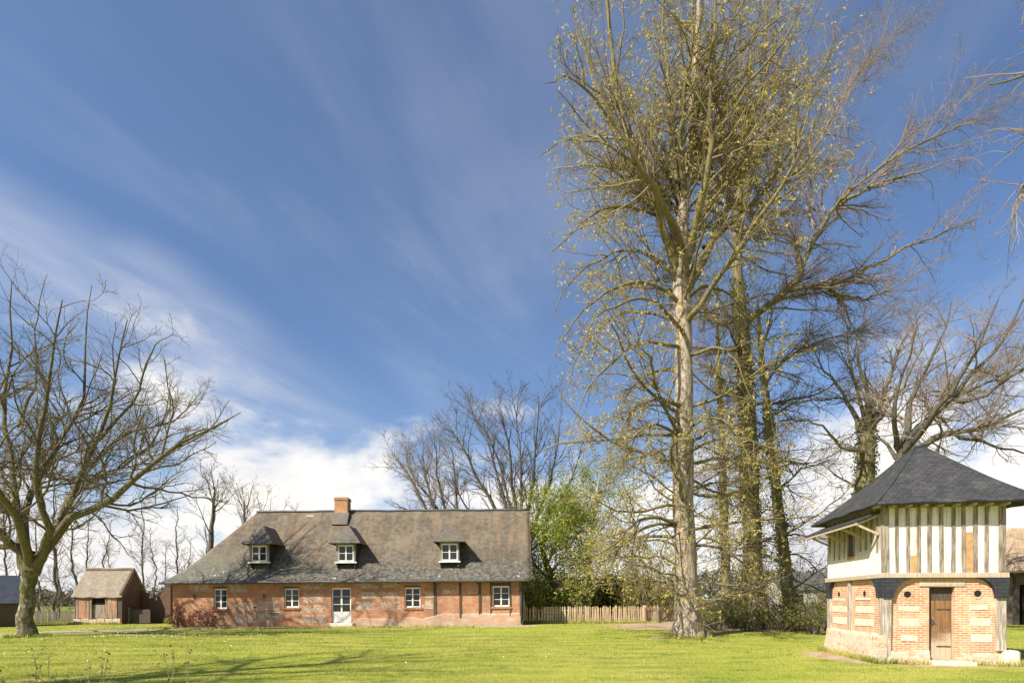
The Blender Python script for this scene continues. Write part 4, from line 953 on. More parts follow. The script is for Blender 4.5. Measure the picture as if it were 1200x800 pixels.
# ---- the tall budding tree in the middle of the lawn's edge
B = base_at(806, 24.6); Y0 = 24.6; g = Grow(5)
chest = empty('budding_tree', B, 'tallest tree, pale scarred trunk on the lawn edge, hung with yellowish young leaf tufts', 'tree')
V, F, TP, TR = trunk_tube(g, [local(807, 746, Y0, B), local(806, 720, Y0, B), local(804.5, 640, Y0, B), local(803, 560, Y0, B), local(804, 470, Y0, B), local(804, 400, Y0, B), local(802, 350, Y0, B), local(803, 300, Y0, B), local(806, 230, Y0, B), local(815, 120, Y0, B), local(822, -30, Y0, B), local(826, -110, Y0, B)],
                          [.56, .53, .46, .43, .40, .37, .35, .30, .23, .17, .09, .03], k=46, flare=.40, fh=1.2, lump=.04)
np_mesh('trunk', V, F, M['bark_tan'], chest, True)
Ls = [limb(g, B, Y0, [(801, 335, 0), (788, 285, -.2), (768, 232, -.5), (745, 180, -.8), (722, 90, -1.2), (712, -20, -1.5), (706, -90, -1.6)], .24, .03, 14),
      limb(g, B, Y0, [(802, 320, 0), (796, 250, .6), (790, 190, 1.1), (780, 90, 1.6), (770, -40, 2)], .2, .03, 14),
      limb(g, B, Y0, [(803, 330, 0), (818, 260, -1), (833, 180, -1.8), (835, 90, -2.2), (842, -40, -2.6)], .21, .03, 14),
      limb(g, B, Y0, [(803, 345, 0), (826, 300, .5), (852, 240, .8), (878, 170, 1), (900, 80, 1.2), (915, -10, 1.4)], .2, .025, 14),
      limb(g, B, Y0, [(803, 380, 0), (842, 330, -1.5), (880, 270, -2.5), (925, 200, -3.2), (955, 120, -3.6)], .15, .02, 14),
      limb(g, B, Y0, [(803, 300, 0), (780, 250, 2), (742, 200, 3.4), (700, 110, 4.4), (680, 20, 5)], .17, .02, 14),
      limb(g, B, Y0, [(805, 280, 0), (840, 220, 2), (880, 130, 3.4), (930, 40, 4.2)], .17, .02, 14),
      limb(g, B, Y0, [(802, 300, 0), (775, 240, -2), (730, 160, -3.2), (690, 70, -4), (668, 0, -4.4)], .15, .02, 14),
      limb(g, B, Y0, [(804, 240, 0), (800, 150, -1.2), (812, 50, -2), (808, -60, -2.4)], .15, .02, 14),
      # arching and drooping lower boughs
      limb(g, B, Y0, [(803, 330, 0), (760, 298, .8), (715, 300, 1.6), (672, 330, 2.2), (648, 375, 2.5)], .10, .012),
      limb(g, B, Y0, [(802, 410, 0), (770, 398, -1.2), (730, 412, -2), (695, 448, -2.6), (672, 505, -2.8)], .09, .012),
      limb(g, B, Y0, [(801, 440, 0), (770, 436, 1.2), (742, 452, 2), (720, 500, 2.6), (712, 555, 2.8)], .08, .010),
      limb(g, B, Y0, [(804, 350, 0), (835, 340, 1.2), (870, 358, 2), (902, 405, 2.6)], .08, .010),
      limb(g, B, Y0, [(803, 395, 0), (775, 360, -2), (740, 350, -3.4), (700, 372, -4.4), (680, 420, -4.8)], .09, .012),
      limb(g, B, Y0, [(801, 360, 0), (768, 335, -.5), (735, 332, -1), (700, 350, -1.5), (668, 385, -1.8), (650, 420, -2)], .11, .012),
      limb(g, B, Y0, [(801, 385, 0), (765, 365, .8), (722, 368, 1.4), (688, 395, 1.8), (658, 440, 2)], .10, .012),
      limb(g, B, Y0, [(800, 478, 0), (778, 466, -.6), (752, 472, -1), (735, 495, -1.2), (722, 530, -1.3)], .10, .012),
      limb(g, B, Y0, [(799, 590, 0), (765, 598, -.6), (725, 600, -1), (688, 582, -1.4), (655, 590, -1.7)], .08, .010),
      limb(g, B, Y0, [(800, 642, 0), (768, 632, .8), (730, 640, 1.2), (690, 655, 1.6), (660, 690, 1.8)], .06, .008),
      limb(g, B, Y0, [(800, 680, 0), (772, 668, -.8), (735, 664, -1.2), (700, 680, -1.5)], .05, .008),
      limb(g, B, Y0, [(803, 262, 0), (770, 210, 1), (712, 170, 1.5), (660, 165, 2), (632, 185, 2.2)], .10, .012),
      limb(g, B, Y0, [(775, 250, 0), (725, 240, -1), (680, 262, -1.4), (645, 300, -1.6)], .08, .012),
      limb(g, B, Y0, [(806, 420, 0), (838, 405, -1), (862, 425, -1.5), (880, 470, -1.8)], .08, .01),
      limb(g, B, Y0, [(807, 500, 0), (842, 490, -1), (872, 520, -1.6), (890, 560, -2)], .07, .01),
      limb(g, B, Y0, [(826, 290, .5), (870, 250, 1.5), (915, 200, 2.2), (950, 130, 2.6), (975, 70, 2.8)], .12, .012), limb(g, B, Y0, [(815, 180, -.5), (860, 120, -2), (905, 70, -3), (945, 10, -3.4)], .12, .012), limb(g, B, Y0, [(852, 240, .8), (905, 235, .2), (950, 205, -.2), (985, 150, -.4)], .10, .012),
      limb(g, B, Y0, [(745, 180, -.8), (700, 120, -1.5), (660, 90, -2), (640, 100, -2.2)], .08, .012)]
P1, R1 = stack([(l[0] if len(l[0]) == 14 else g.smooth(l[0], l[1], 14)[0], l[1] if len(l[1]) == 14 else g.smooth(l[0], l[1], 14)[1]) for l in Ls])
TPs, TRs = g.smooth(TP[18:], TR[18:], 14)
TPl, TRl = g.smooth(TP[9:20], TR[9:20], 14)
PX, RX = g.kids(TPl[None], TRl[None], 2.0, 0, 1, 72, 12, .3, 14, .11, -.04, .20, .03, lmin=3.5, lmax=6.6, abs_len=6.4, taper=.0)
TPm, TRm = g.smooth(TP[8:20], TR[8:20], 14)
PY_, RY_ = g.kids(TPm[None], TRm[None], 3.0, 0, 1, 62, 14, .3, 14, .13, -.03, .10, .016, lmin=2.5, lmax=5.4, abs_len=5.0, taper=.1)
P1 = np.concatenate([P1, PX, PY_]); R1 = np.concatenate([R1, RX, RY_])
PA, RA = np.concatenate([P1, TPs[None]]), np.concatenate([R1, TRs[None]])
def inside_chest(q):                                # the tall egg of the crown
    a = q+np.array(B); z = a[:, 2]; hw = np.interp(z, [2, 6, 12, 17, 21, 26, 31, 36], [6.4, 6.4, 6.4, 6.6, 7.0, 7.2, 6.4, 4.5])
    return np.hypot(a[:, 0]-B[0]-.5, (a[:, 1]-B[1])) < hw
P2, R2 = g.kids(PA, RA, 3.1, .27, 1, 50, 14, .40, 9, .14, .02, .5, .011, lmin=1.3, lmax=4.4, keep=inside_chest)
P3, R3 = g.kids(P2, R2, 3.6, .12, 1, 48, 15, .45, 6, .15, -.03, .6, .008, lmin=.5, lmax=1.5, keep=inside_chest)
P4, R4 = g.kids(P3, R3, 4.0, .12, 1, 50, 15, .5, 5, .17, .02, .7, .0055, lmin=.2, lmax=.6)
V, F = tubes([(P1, R1, 10)]); np_mesh('bough', V, F, M['bark_olive'], chest, True)
V, F = tubes([(P2, R2, 5), (P3, R3, 4), (P4, R4, 3)]); np_mesh('crown', V, F, M['twig_gold'], chest, True)
tips = np.concatenate([P4[g.r.random(len(P4)) < .40][:, -1], P3[g.r.random(len(P3)) < .6][:, -1]]); tips = np.repeat(tips, 4, 0)
V, F = leaves(g.r, tips, .125, .045, droop=.9, jitter=.015); np_mesh('leaf_tufts', V, F, M['leaf_bud'], chest)

# ---- ivy-hung beech behind it, with long level sprays to the right
B = base_at(886, 33); Y0 = 33.0; g = Grow(23)
beech = empty('beech_tree', B, 'ivy-hung beech behind the tallest tree, sweeping long bare sprays out to the right', 'tree')
V, F, TP, TR = trunk_tube(g, [local(887, 734, Y0, B), local(885, 700, Y0, B), local(882, 620, Y0, B), local(878, 520, Y0, B), local(874, 440, Y0, B), local(868, 370, Y0, B), local(864, 300, Y0, B), local(868, 220, Y0, B), local(876, 130, Y0, B), local(880, 60, Y0, B)],
                          [.66, .60, .52, .47, .42, .36, .30, .22, .14, .05], k=40, flare=.5, fh=1.8, lump=.07)
np_mesh('trunk', V, F, M['bark_green'], beech, True); TPb, TRb = TP, TR
Ls = [limb(g, B, Y0, [(870, 385, 0), (895, 362, -.6), (925, 340, -1), (948, 300, -1.4), (985, 240, -1.8), (1040, 195, -2.2), (1095, 165, -2.5), (1142, 145, -2.6)], .24, .015, 14),
      limb(g, B, Y0, [(925, 340, -1), (965, 335, -1.4), (1005, 322, -2), (1060, 290, -2.4), (1110, 268, -2.7), (1148, 252, -2.8)], .15, .012, 14),
      limb(g, B, Y0, [(872, 360, 0), (850, 380, 1), (830, 365, 1.6), (812, 340, 2), (800, 300, 2.5)], .17, .03, 14),
      limb(g, B, Y0, [(864, 300, 0), (900, 240, .8), (945, 190, 1.4), (990, 110, 1.8), (1030, 60, 2)], .16, .015, 14),
      limb(g, B, Y0, [(868, 250, 0), (890, 180, -1), (930, 120, -2), (985, 50, -2.5)], .13, .015, 14),
      limb(g, B, Y0, [(874, 440, 0), (910, 425, 1), (960, 400, 1.6), (1010, 385, 2), (1060, 350, 2.4)], .13, .012, 14),
      limb(g, B, Y0, [(876, 470, 0), (920, 470, -1), (965, 455, -1.5), (1010, 430, -2)], .11, .012, 14),
      limb(g, B, Y0, [(880, 575, 0), (850, 578, -.6), (822, 582, -1), (795, 570, -1.3), (770, 575, -1.5)], .15, .012, 14),
      limb(g, B, Y0, [(878, 520, 0), (915, 540, 1), (950, 545, 1.5), (985, 530, 2)], .09, .012, 14),
      limb(g, B, Y0, [(985, 240, -1.8), (1035, 215, -3), (1085, 205, -4), (1130, 190, -4.5)], .09, .012, 14),
      limb(g, B, Y0, [(965, 335, -1.4), (1005, 350, -2.5), (1050, 335, -3), (1090, 310, -3.2)], .08, .012, 14),
      limb(g, B, Y0, [(885, 610, 0), (862, 640, -1), (840, 668, -1.5), (825, 690, -2)], .07, .012, 14),
      limb(g, B, Y0, [(868, 230, 0), (860, 150, 1), (870, 60, 1.5), (866, 0, 2)], .1, .012, 14)]
P1, R1 = stack(Ls)
TPl, TRl = g.smooth(TP[6:34], TR[6:34], 14)
PX, RX = g.kids(TPl[None], TRl[None], 1.1, 0, 1, 75, 14, .3, 14, .11, -.03, .22, .03, lmin=2.5, lmax=5.5, abs_len=5, taper=.0)
P1 = np.concatenate([P1, PX]); R1 = np.concatenate([R1, RX])
P2, R2 = g.kids(P1, R1, 3.4, .12, 1, 36, 12, .42, 9, .12, .0, .5, .010, flat=.55, lmin=1.0, lmax=4.2)
P3, R3 = g.kids(P2, R2, 3.6, .12, 1, 38, 12, .48, 6, .13, .015, .6, .007, flat=.5, lmin=.5, lmax=1.8)
P4, R4 = g.kids(P3, R3, 4.8, .12, 1, 40, 12, .5, 5, .15, .02, .7, .0055, lmin=.25, lmax=.75)
V, F = tubes([(P1, R1, 9)]); np_mesh('bough', V, F, M['bark_green'], beech, True)
V, F = tubes([(P2, R2, 5), (P3, R3, 4), (P4, R4, 3)]); np_mesh('crown', V, F, M['twig_pink'], beech, True)
def ivy(g, TP, TR, n, z0, z1, parent, ln=.10, extra=None, matn='leaf_ivy', spread=1.1):
    z = g.r.uniform(z0, z1, n); idx = np.clip(np.searchsorted(TP[:, 2], z), 1, len(TP)-1); f = ((z-TP[idx-1, 2])/(TP[idx, 2]-TP[idx-1, 2]+1e-6))[:, None]
    c_ = TP[idx-1]*(1-f)+TP[idx]*f; rr = TR[idx]; a_ = g.r.uniform(0, 2*np.pi, n)
    dens = .5+.5*np.sin(a_*2+z*.9)*np.sin(z*1.7+a_); k = g.r.random(n) < np.clip(dens+.25, .05, 1)
    p = c_+np.stack([np.cos(a_), np.sin(a_), 0*a_], 1)*(rr*g.r.uniform(1.0, spread+.25, n))[:, None]; p = p[k]
    if extra is not None: p = np.concatenate([p, extra])
    V, F = leaves(g.r, p, ln, ln*.8, droop=.5, jitter=.05); return np_mesh('ivy', V, F, M[matn], parent)
ivy(g, TPb, TRb, 5000, .3, 20, beech, .12, along(g.r, P1[:13], 1500, .0, .5)[0])
# hanging sprays of thin yellow-green shoots down the trunk
h0, hd0 = along(g.r, np.array([g.smooth(TPb, TRb, 14)[0]]), 330, .05, .72)
hp_ = np.empty((len(h0), 6, 3)); ang_ = g.r.uniform(0, 2*np.pi, len(h0)); dd_ = np.stack([np.cos(ang_), np.sin(ang_), g.r.uniform(-.2, .5, len(h0))], 1); pp_ = h0+dd_*[[.4, .4, 0]]
for j in range(6): hp_[:, j] = pp_; dd_ = dd_+[[0, 0, -.33]]+.2*g.r.standard_normal(dd_.shape); dd_ /= np.linalg.norm(dd_, axis=1, keepdims=True); pp_ = pp_+dd_*g.r.uniform(.15, .38, (len(h0), 1))
hs_, hsr = g.kids(hp_, np.full(hp_.shape[:2], .012), 2.5, .1, 1, 45, 15, .4, 5, .15, -.05, .6, .007, lmin=.25, lmax=.8)
V, F = tubes([(hp_, np.tile(np.linspace(.016, .006, 6), (len(h0), 1)), 4), (hs_, hsr, 3)]); np_mesh('hanging_shoots', V, F, M['twig_gold'], beech, True)
V, F = leaves(g.r, np.repeat(np.concatenate([hp_[:, -1], hs_[:, -1]]), 3, 0), .13, .06, droop=.6, jitter=.08); np_mesh('leaf_tufts', V, F, M['leaf_gold'], beech)

# ---- generic builder for the other trees
def tree(name, label, px, Y, seed, trunk_pix, trunk_r, limbs, bark_m, twig_m, lv, group=None, leaf=None, ivy_n=0, ivy_to=6, flare=.4, limb_k=12, cat='tree', sides=12, auto=None, keep=None, bough_m=None):
    B = base_at(px, Y); g = Grow(seed); root = empty(name, B, label, cat, group)
    V, F, TP, TR = trunk_tube(g, [local(a, b, Y, B) for a, b in trunk_pix], trunk_r, k=28, flare=flare, sides=sides, wob=.02)
    np_mesh('trunk', V, F, M[bark_m], root, True)
    P1, R1 = (stack([limb(g, B, Y, p, r0, r1, limb_k) for p, r0, r1 in limbs]) if limbs else (np.zeros((0, limb_k, 3)), np.zeros((0, limb_k))))
    TT, TTr = g.smooth(TP, TR, limb_k)
    if auto: a, ar = g.kids(TT[None], TTr[None], *auto[0], **auto[1]); P1 = np.concatenate([P1, a]); R1 = np.concatenate([R1, ar])
    levels = [(P1, R1, 8)]; P, Rd = P1, R1
    P = np.concatenate([P, TT[None][:, :]]) if len(P1) else TT[None]; Rd = np.concatenate([Rd, TTr[None]]) if len(P1) else TTr[None]
    first = True
    for args, kw in lv:
        kw = dict(kw); 
        if keep: kw['keep'] = keep(B)
        if first: Pq, Rq = (P1, R1); first = False
        else: Pq, Rq = P, Rd
        P, Rd = g.kids(Pq, Rq, *args, **kw); levels.append((P, Rd, 4 if args[5] > 5 else 3))
    V, F = tubes(levels[1:]); np_mesh('crown', V, F, M[twig_m], root, True)
    if len(P1): V, F = tubes(levels[:1]); np_mesh('bough', V, F, M[bough_m or bark_m], root, True)
    if leaf:
        mname, ln, wd, mult, frac = leaf[:5]; src = np.concatenate([l[0][:, -1] for l in levels[-2:]]+[l[0][:, 2] for l in levels[-1:]])
        src = src[g.r.random(len(src)) < frac]; V, F = leaves(g.r, np.repeat(src, mult, 0), ln, wd, droop=.4, jitter=leaf[5] if len(leaf) > 5 else .08); np_mesh('foliage', V, F, M[mname], root)
    if ivy_n: ivy(g, TP, TR, ivy_n, .3, ivy_to, root, .12)
    return root
def L(per, t0, ang, ratio, k, wob, up, rmin, lmin, lmax, **kw): return ((per, t0, 1, ang, 12, ratio, k, wob, up, .6, rmin), dict(lmin=lmin, lmax=lmax, **kw))
STD = [L(3.2, .14, 44, .42, 9, .17, .0, .010, .9, 3.4, flat=.45), L(3.6, .12, 44, .48, 7, .19, .01, .0075, .5, 1.6, flat=.35), L(4.8, .15, 42, .5, 5, .15, .03, .0055, .25, .7)]
SHOOT = [L(3.4, .08, 52, .45, 7, .14, .0, .012, .8, 3.0), L(3.2, .12, 48, .5, 6, .16, -.02, .008, .4, 1.3), L(4.0, .15, 48, .5, 5, .16, .0, .006, .2, .5)]
tree('slender_tree', 'thin dark-trunked tree standing between the tallest tree and the ivy-hung beech', 851, 36, 31, [(853, 728), (851, 660), (848, 560), (845, 480), (842, 400), (838, 320)], [.34, .30, .24, .19, .13, .05],
     [([(850, 610, 0), (870, 590, -1), (895, 560, -1.5)], .07, .01), ([(849, 560, 0), (825, 540, 1), (790, 545, 1.5)], .07, .01), ([(846, 500, 0), (880, 470, 1), (910, 450, 1.6)], .08, .01), ([(845, 470, 0), (815, 440, -1), (780, 430, -1.5)], .08, .01),
      ([(850, 640, 0), (825, 630, -1), (795, 645, -1.4)], .06, .01), ([(842, 400, 0), (870, 360, -1), (900, 330, -1.3)], .07, .01), ([(841, 390, 0), (815, 340, 1), (790, 290, 1.3)], .07, .01), ([(850, 680, 0), (875, 670, -1), (900, 680, -1.4)], .05, .01)],
     'bark_green', 'twig_gold', SHOOT, leaf=('leaf_gold', .12, .05, 2, .35), ivy_n=1300, ivy_to=9, auto=((1.7, .06, 1, 72, 14, .3, 12, .11, -.03, .25, .02), dict(lmin=1.8, lmax=4.2, abs_len=3.8, taper=.2)))
tree('leaning_tree', 'slim ivy-clad tree right of the beech, leaning a little left as it rises', 924, 30.5, 37, [(926, 735), (923, 690), (915, 620), (907, 560), (899, 490), (893, 430), (888, 350)], [.36, .32, .27, .24, .2, .15, .05],
     [([(916, 630, 0), (945, 610, -1), (975, 590, -1.5), (1000, 560, -2)], .08, .01), ([(910, 580, 0), (940, 550, 1), (980, 540, 1.5)], .08, .01), ([(905, 545, 0), (880, 530, -1), (862, 545, -1.5)], .06, .01), ([(899, 490, 0), (935, 470, -1), (975, 465, -1.5), (1000, 450, -2)], .09, .01),
      ([(895, 450, 0), (930, 410, .6), (965, 380, 1)], .08, .01), ([(918, 650, 0), (950, 655, .5), (985, 690, .8)], .06, .01), ([(920, 660, 0), (940, 680, -.8), (955, 700, -1)], .05, .01), ([(892, 420, 0), (905, 360, -1), (930, 310, -1.4)], .07, .01), ([(893, 430, 0), (870, 390, 1), (850, 350, 1.4)], .06, .01)],
     'bark_green', 'twig_olive', SHOOT, leaf=('leaf_gold', .11, .05, 2, .3), ivy_n=2500, ivy_to=12, auto=((1.7, .06, 1, 72, 14, .3, 12, .11, -.03, .25, .02), dict(lmin=1.8, lmax=4.2, abs_len=3.8, taper=.2)))
tree('ivy_tree', 'bare tree with ivy-wrapped trunk rising straight behind the left half of the dovecote roof', 1012, 29, 41, [(1010, 738), (1012, 660), (1014, 570), (1016, 520), (1017, 500), (1022, 470)], [.5, .46, .42, .40, .34, .2],
     [([(1016, 520, 0), (1000, 480, .5), (985, 455, 1), (965, 430, 1.4), (950, 405, 1.7)], .16, .015), ([(1017, 510, 0), (1020, 470, -.6), (1012, 420, -1), (1018, 370, -1.4)], .17, .015), ([(1018, 505, 0), (1035, 465, 1), (1050, 415, 1.6), (1078, 370, 2)], .17, .015),
      ([(1016, 530, 0), (990, 525, -1), (962, 500, -1.6), (935, 490, -2)], .12, .012), ([(1018, 510, 0), (1040, 480, -1.5), (1068, 440, -2.4), (1085, 395, -3)], .13, .012), ([(1017, 500, 0), (1000, 445, 1.6), (990, 395, 2.4), (995, 360, 3)], .12, .012), ([(1012, 570, 0), (985, 560, 1), (960, 540, 1.5)], .08, .01), ([(1013, 600, 0), (985, 610, -1), (955, 600, -1.5)], .07, .01)],
     'bark_green', 'twig_grey', STD, ivy_n=5200, ivy_to=11)
tree('spreading_beech', 'bare pinkish-twigged beech forking low just behind the peak of the dovecote roof', 1060, 25, 43, [(1052, 742), (1052, 660), (1054, 590), (1056, 545), (1058, 525)], [.46, .40, .34, .33, .24],
     [([(1056, 540, 0), (1085, 520, .3), (1115, 508, .6), (1150, 500, 1), (1200, 478, 1.4), (1250, 440, 1.8)], .2, .02), ([(1057, 535, 0), (1078, 500, -.6), (1110, 470, -1), (1155, 425, -1.4), (1190, 380, -1.7), (1215, 330, -2)], .19, .02), ([(1057, 530, 0), (1065, 490, .6), (1082, 450, 1), (1105, 400, 1.4), (1120, 350, 1.7)], .19, .015),
      ([(1057, 532, 0), (1090, 490, 1.6), (1135, 460, 2.4), (1180, 440, 3), (1225, 400, 3.4)], .16, .015), ([(1056, 530, 0), (1045, 490, -.8), (1060, 430, -1.4), (1075, 370, -1.8)], .14, .015), ([(1056, 535, 0), (1100, 480, -2), (1140, 420, -3), (1165, 350, -3.6)], .15, .015),
      ([(1120, 508, .5), (1160, 520, 0), (1200, 530, -.4), (1240, 525, -.7)], .09, .012), ([(1055, 540, 0), (1035, 515, 1), (1005, 505, 1.5), (980, 520, 1.8)], .1, .012), ([(1110, 470, -1), (1150, 465, -1.6), (1200, 430, -2), (1240, 390, -2.3)], .1, .012)],
     'bark_dark', 'twig_pink', STD)
tree('edge_tree', 'tree mostly out of view at right, its pinkish twigs hanging into the sky', 1480, 18.5, 47, [(1480, 762), (1478, 600), (1470, 450), (1455, 300), (1440, 150), (1425, 0)], [.55, .48, .42, .34, .25, .14],
     [([(1450, 240, 0), (1380, 165, -.5), (1300, 105, -1), (1240, 85, -1.2), (1195, 92, -1.4), (1158, 103, -1.5)], .15, .018), ([(1455, 300, 0), (1370, 220, .8), (1290, 150, 1.3), (1235, 150, 1.6), (1200, 165, 1.7), (1180, 178, 1.8)], .13, .012), ([(1440, 150, 0), (1360, 60, 0), (1280, -10, -.4), (1230, -20, -.6), (1192, 5, -.8)], .14, .012),
      ([(1465, 400, 0), (1380, 310, -.6), (1290, 235, -1), (1240, 205, -1.2), (1208, 218, -1.3), (1188, 250, -1.4), (1190, 285, -1.4)], .1, .014), ([(1430, 60, 0), (1440, -80, .6), (1430, -200, 1)], .15, .02), ([(1450, 250, 0), (1520, 160, .5), (1590, 60, 1)], .15, .02), ([(1470, 420, 0), (1540, 340, -.5), (1620, 260, -1)], .14, .02)],
     'bark_green', 'twig_pink', [L(1.5, .35, 38, .32, 7, .12, -.03, .010, .6, 1.9), L(2.2, .15, 40, .48, 6, .13, -.04, .007, .35, 1.0), L(3.0, .15, 40, .5, 5, .13, 0, .005, .2, .5)])

# ---- bare trees beyond the farmhouse roof
FAN = [L(2.8, .22, 34, .42, 7, .12, .04, .014, 1.0, 3.2), L(2.8, .15, 36, .48, 6, .13, .03, .011, .6, 1.5), L(3.6, .15, 32, .5, 5, .11, .05, .010, .35, .9)]
tree('bare_tree', 'low domed bare tree showing above the farmhouse ridge left of the darker taller one', 528, 52, 53, [(528, 725), (528, 690), (526, 655), (525, 640)], [.5, .45, .4, .35],
     [([(526, 650, 0), (505, 610, 0), (485, 570, 0), (468, 545, .5), (462, 535, 1)], .2, .03), ([(526, 650, 0), (512, 600, 1), (498, 555, 1.6), (495, 515, 2)], .2, .03), ([(526, 650, 0), (522, 600, -1), (512, 550, -1.5), (508, 512, -2)], .2, .03), ([(526, 650, 0), (500, 625, -1), (478, 600, -2), (462, 590, -2.5)], .18, .03), ([(526, 650, 0), (535, 600, 1), (532, 550, 1.6), (528, 520, 2)], .18, .03), ([(526, 650, 0), (515, 600, 2), (482, 555, 3), (475, 520, 4)], .18, .03)],
     'bark_dark', 'twig_grey', FAN)
tree('bare_tree', 'dark fan-shaped bare tree above the right end of the farmhouse ridge, many upright boughs', 612, 50, 59, [(612, 725), (612, 690), (610, 655), (609, 635)], [.65, .6, .5, .45],
     [([(610, 650, 0), (585, 605, 0), (560, 560, 0), (540, 520, .5), (525, 497, 1)], .24, .03), ([(610, 650, 0), (592, 590, 1), (578, 540, 1.6), (568, 495, 2)], .24, .03), ([(610, 650, 0), (604, 590, -1), (598, 530, -1.5), (588, 482, -2)], .24, .03), ([(610, 650, 0), (612, 590, 1.4), (610, 530, 2), (605, 475, 2.4)], .22, .03), ([(610, 650, 0), (622, 590, -.6), (628, 530, -1), (632, 472, -1.4)], .22, .03),
      ([(610, 650, 0), (632, 600, 1), (648, 545, 1.6), (655, 490, 2)], .22, .03), ([(610, 650, 0), (640, 610, -1), (668, 565, -1.6), (682, 520, -2)], .2, .03), ([(610, 650, 0), (575, 620, -1.5), (545, 590, -2.2), (530, 560, -3)], .18, .03), ([(610, 650, 0), (600, 600, 3), (575, 520, 5), (548, 480, 6)], .18, .03), ([(610, 655, 0), (650, 625, 2), (690, 600, 3), (705, 560, 3.5)], .16, .03)],
     'bark_dark', 'twig_dark', FAN)
tree('bare_tree', 'small dark upright bare tree behind the hipped left end of the farmhouse roof', 247, 47, 61, [(246, 724), (246, 690), (247, 640), (249, 600), (251, 570)], [.32, .28, .2, .12, .04], [],
     'bark_dark', 'twig_dark', FAN, auto=((2.3, .28, 1, 50, 12, .42, 12, .10, .10, .55, .03), dict(lmin=1.2, lmax=4.5)))
far_labels = ['pale thin-twigged bare tree close behind the small dark tree at the hipped roof end', 'leafless pale tree above the start of the ridge, left of the greenish one', 'small pale greenish budding tree above the ridge between the first two dormers']
for i, (px, Y, top, tw) in enumerate(((286, 62, 566, 'twig_grey'), (306, 66, 578, 'twig_pale'), (328, 70, 580, 'twig_olive'))):
    tree('bare_tree', far_labels[i], px, Y, 70+i, [(px, 718), (px, 680), (px+1, 640), (px, top+18)], [.3, .26, .2, .05], [], 'bark_dark', tw, FAN, auto=((2.0, .2, 1, 38, 10, .5, 12, .08, .10, .55, .03), dict(lmin=1.5, lmax=5.0)), group='bare trees far behind the farmhouse')

# ---- the row of slender bare trees beyond the left-hand picket fence
slim_spots = [(8, 56, 1.05), (17, 52, .9), (46, 47, .85), (63, 45, 1.15), (71, 50, 1.1), (92, 55, 1.12), (98, 58, 1.0), (122, 57, .95), (136, 62, .8), (168, 54, 1.0), (181, 60, .9), (196, 55, .72), (206, 50, .95), (222, 60, .8), (-12, 50, 1.0), (-30, 55, 1.1)]
slim_lab = ['slim pole-like bare tree at the left picture edge above the slate shed', 'slim bare tree second from the left edge above the slate shed', 'pale leaning slim trunk right beside the big forked tree', 'crooked slim dark trunk in front of the picket fence gap, tallest of the row', 'thin straight pale trunk just right of the crooked slim one', 'left one of the close pair of slim trunks left of the brick shed roof', 'right one of the close pair of slim trunks left of the brick shed roof', 'slim bare tree rising above the middle of the brick shed roof', 'short twiggy slim tree above the brick shed gable', 'slim bare tree just right of the brick shed gable', 'slim bare tree above the ruined wall and its brick pillar', 'short slim bare tree beside the brick pillar', 'twiggy slim tree touching the left eaves corner of the farmhouse', 'faint slim tree behind the slope of the hipped roof', 'slim bare tree mostly out of view left of the slate shed', 'slim bare tree out of view far left behind the slate shed']
protos = []
for v in range(3):
    px, Y, s = slim_spots[v]; B = base_at(px, Y); g = Grow(90+v); root = empty('slender_tree', B, slim_lab[v], 'tree', 'slim bare trees in a row beyond the picket fence')
    b = g.r.uniform(-.25, .25, 4)
    V, F, TP, TR = trunk_tube(g, [(0, 0, 0), (b[0], 0, 2.5), (b[1], b[0], 5), (b[2], b[1], 7.5), (b[3], b[2], 10.5)], [.12, .10, .08, .055, .02], k=22, flare=.25, fh=.4, sides=7, wob=.09)
    np_mesh('trunk', V, F, M['bark_dark'], root, True)
    T2, T2r = g.smooth(TP, TR, 12)
    P1, R1 = g.kids(T2[None], T2r[None], 6.0, .2, 1, 52, 14, .2, 8, .13, .06, .5, .014, lmin=.7, lmax=2.1)
    P2, R2 = g.kids(P1, R1, 3.4, .15, 1, 40, 12, .5, 6, .12, .04, .6, .010, lmin=.35, lmax=1.1)
    P3, R3 = g.kids(P2, R2, 2.6, .15, 1, 40, 12, .5, 4, .12, .04, .6, .009, lmin=.2, lmax=.5)
    V, F = tubes([(P1, R1, 4), (P2, R2, 3), (P3, R3, 3)]); np_mesh('crown', V, F, M['twig_grey'], root, True)
    root.scale = (s, s, s); protos.append(root)
for i in range(3, len(slim_spots)):
    px, Y, s = slim_spots[i]; src = protos[i % 3]; c_ = src.copy(); COL.objects.link(c_)
    for chd in src.children: d_ = chd.copy(); d_.parent = c_; COL.objects.link(d_)
    c_.location = base_at(px, Y); c_.rotation_euler = (R(random.uniform(-4, 4)), R(random.uniform(-4, 4)), random.uniform(0, 6.28)); c_.scale = (s*.95, s*.95, s*random.uniform(.92, 1.08)); c_['label'] = slim_lab[i]

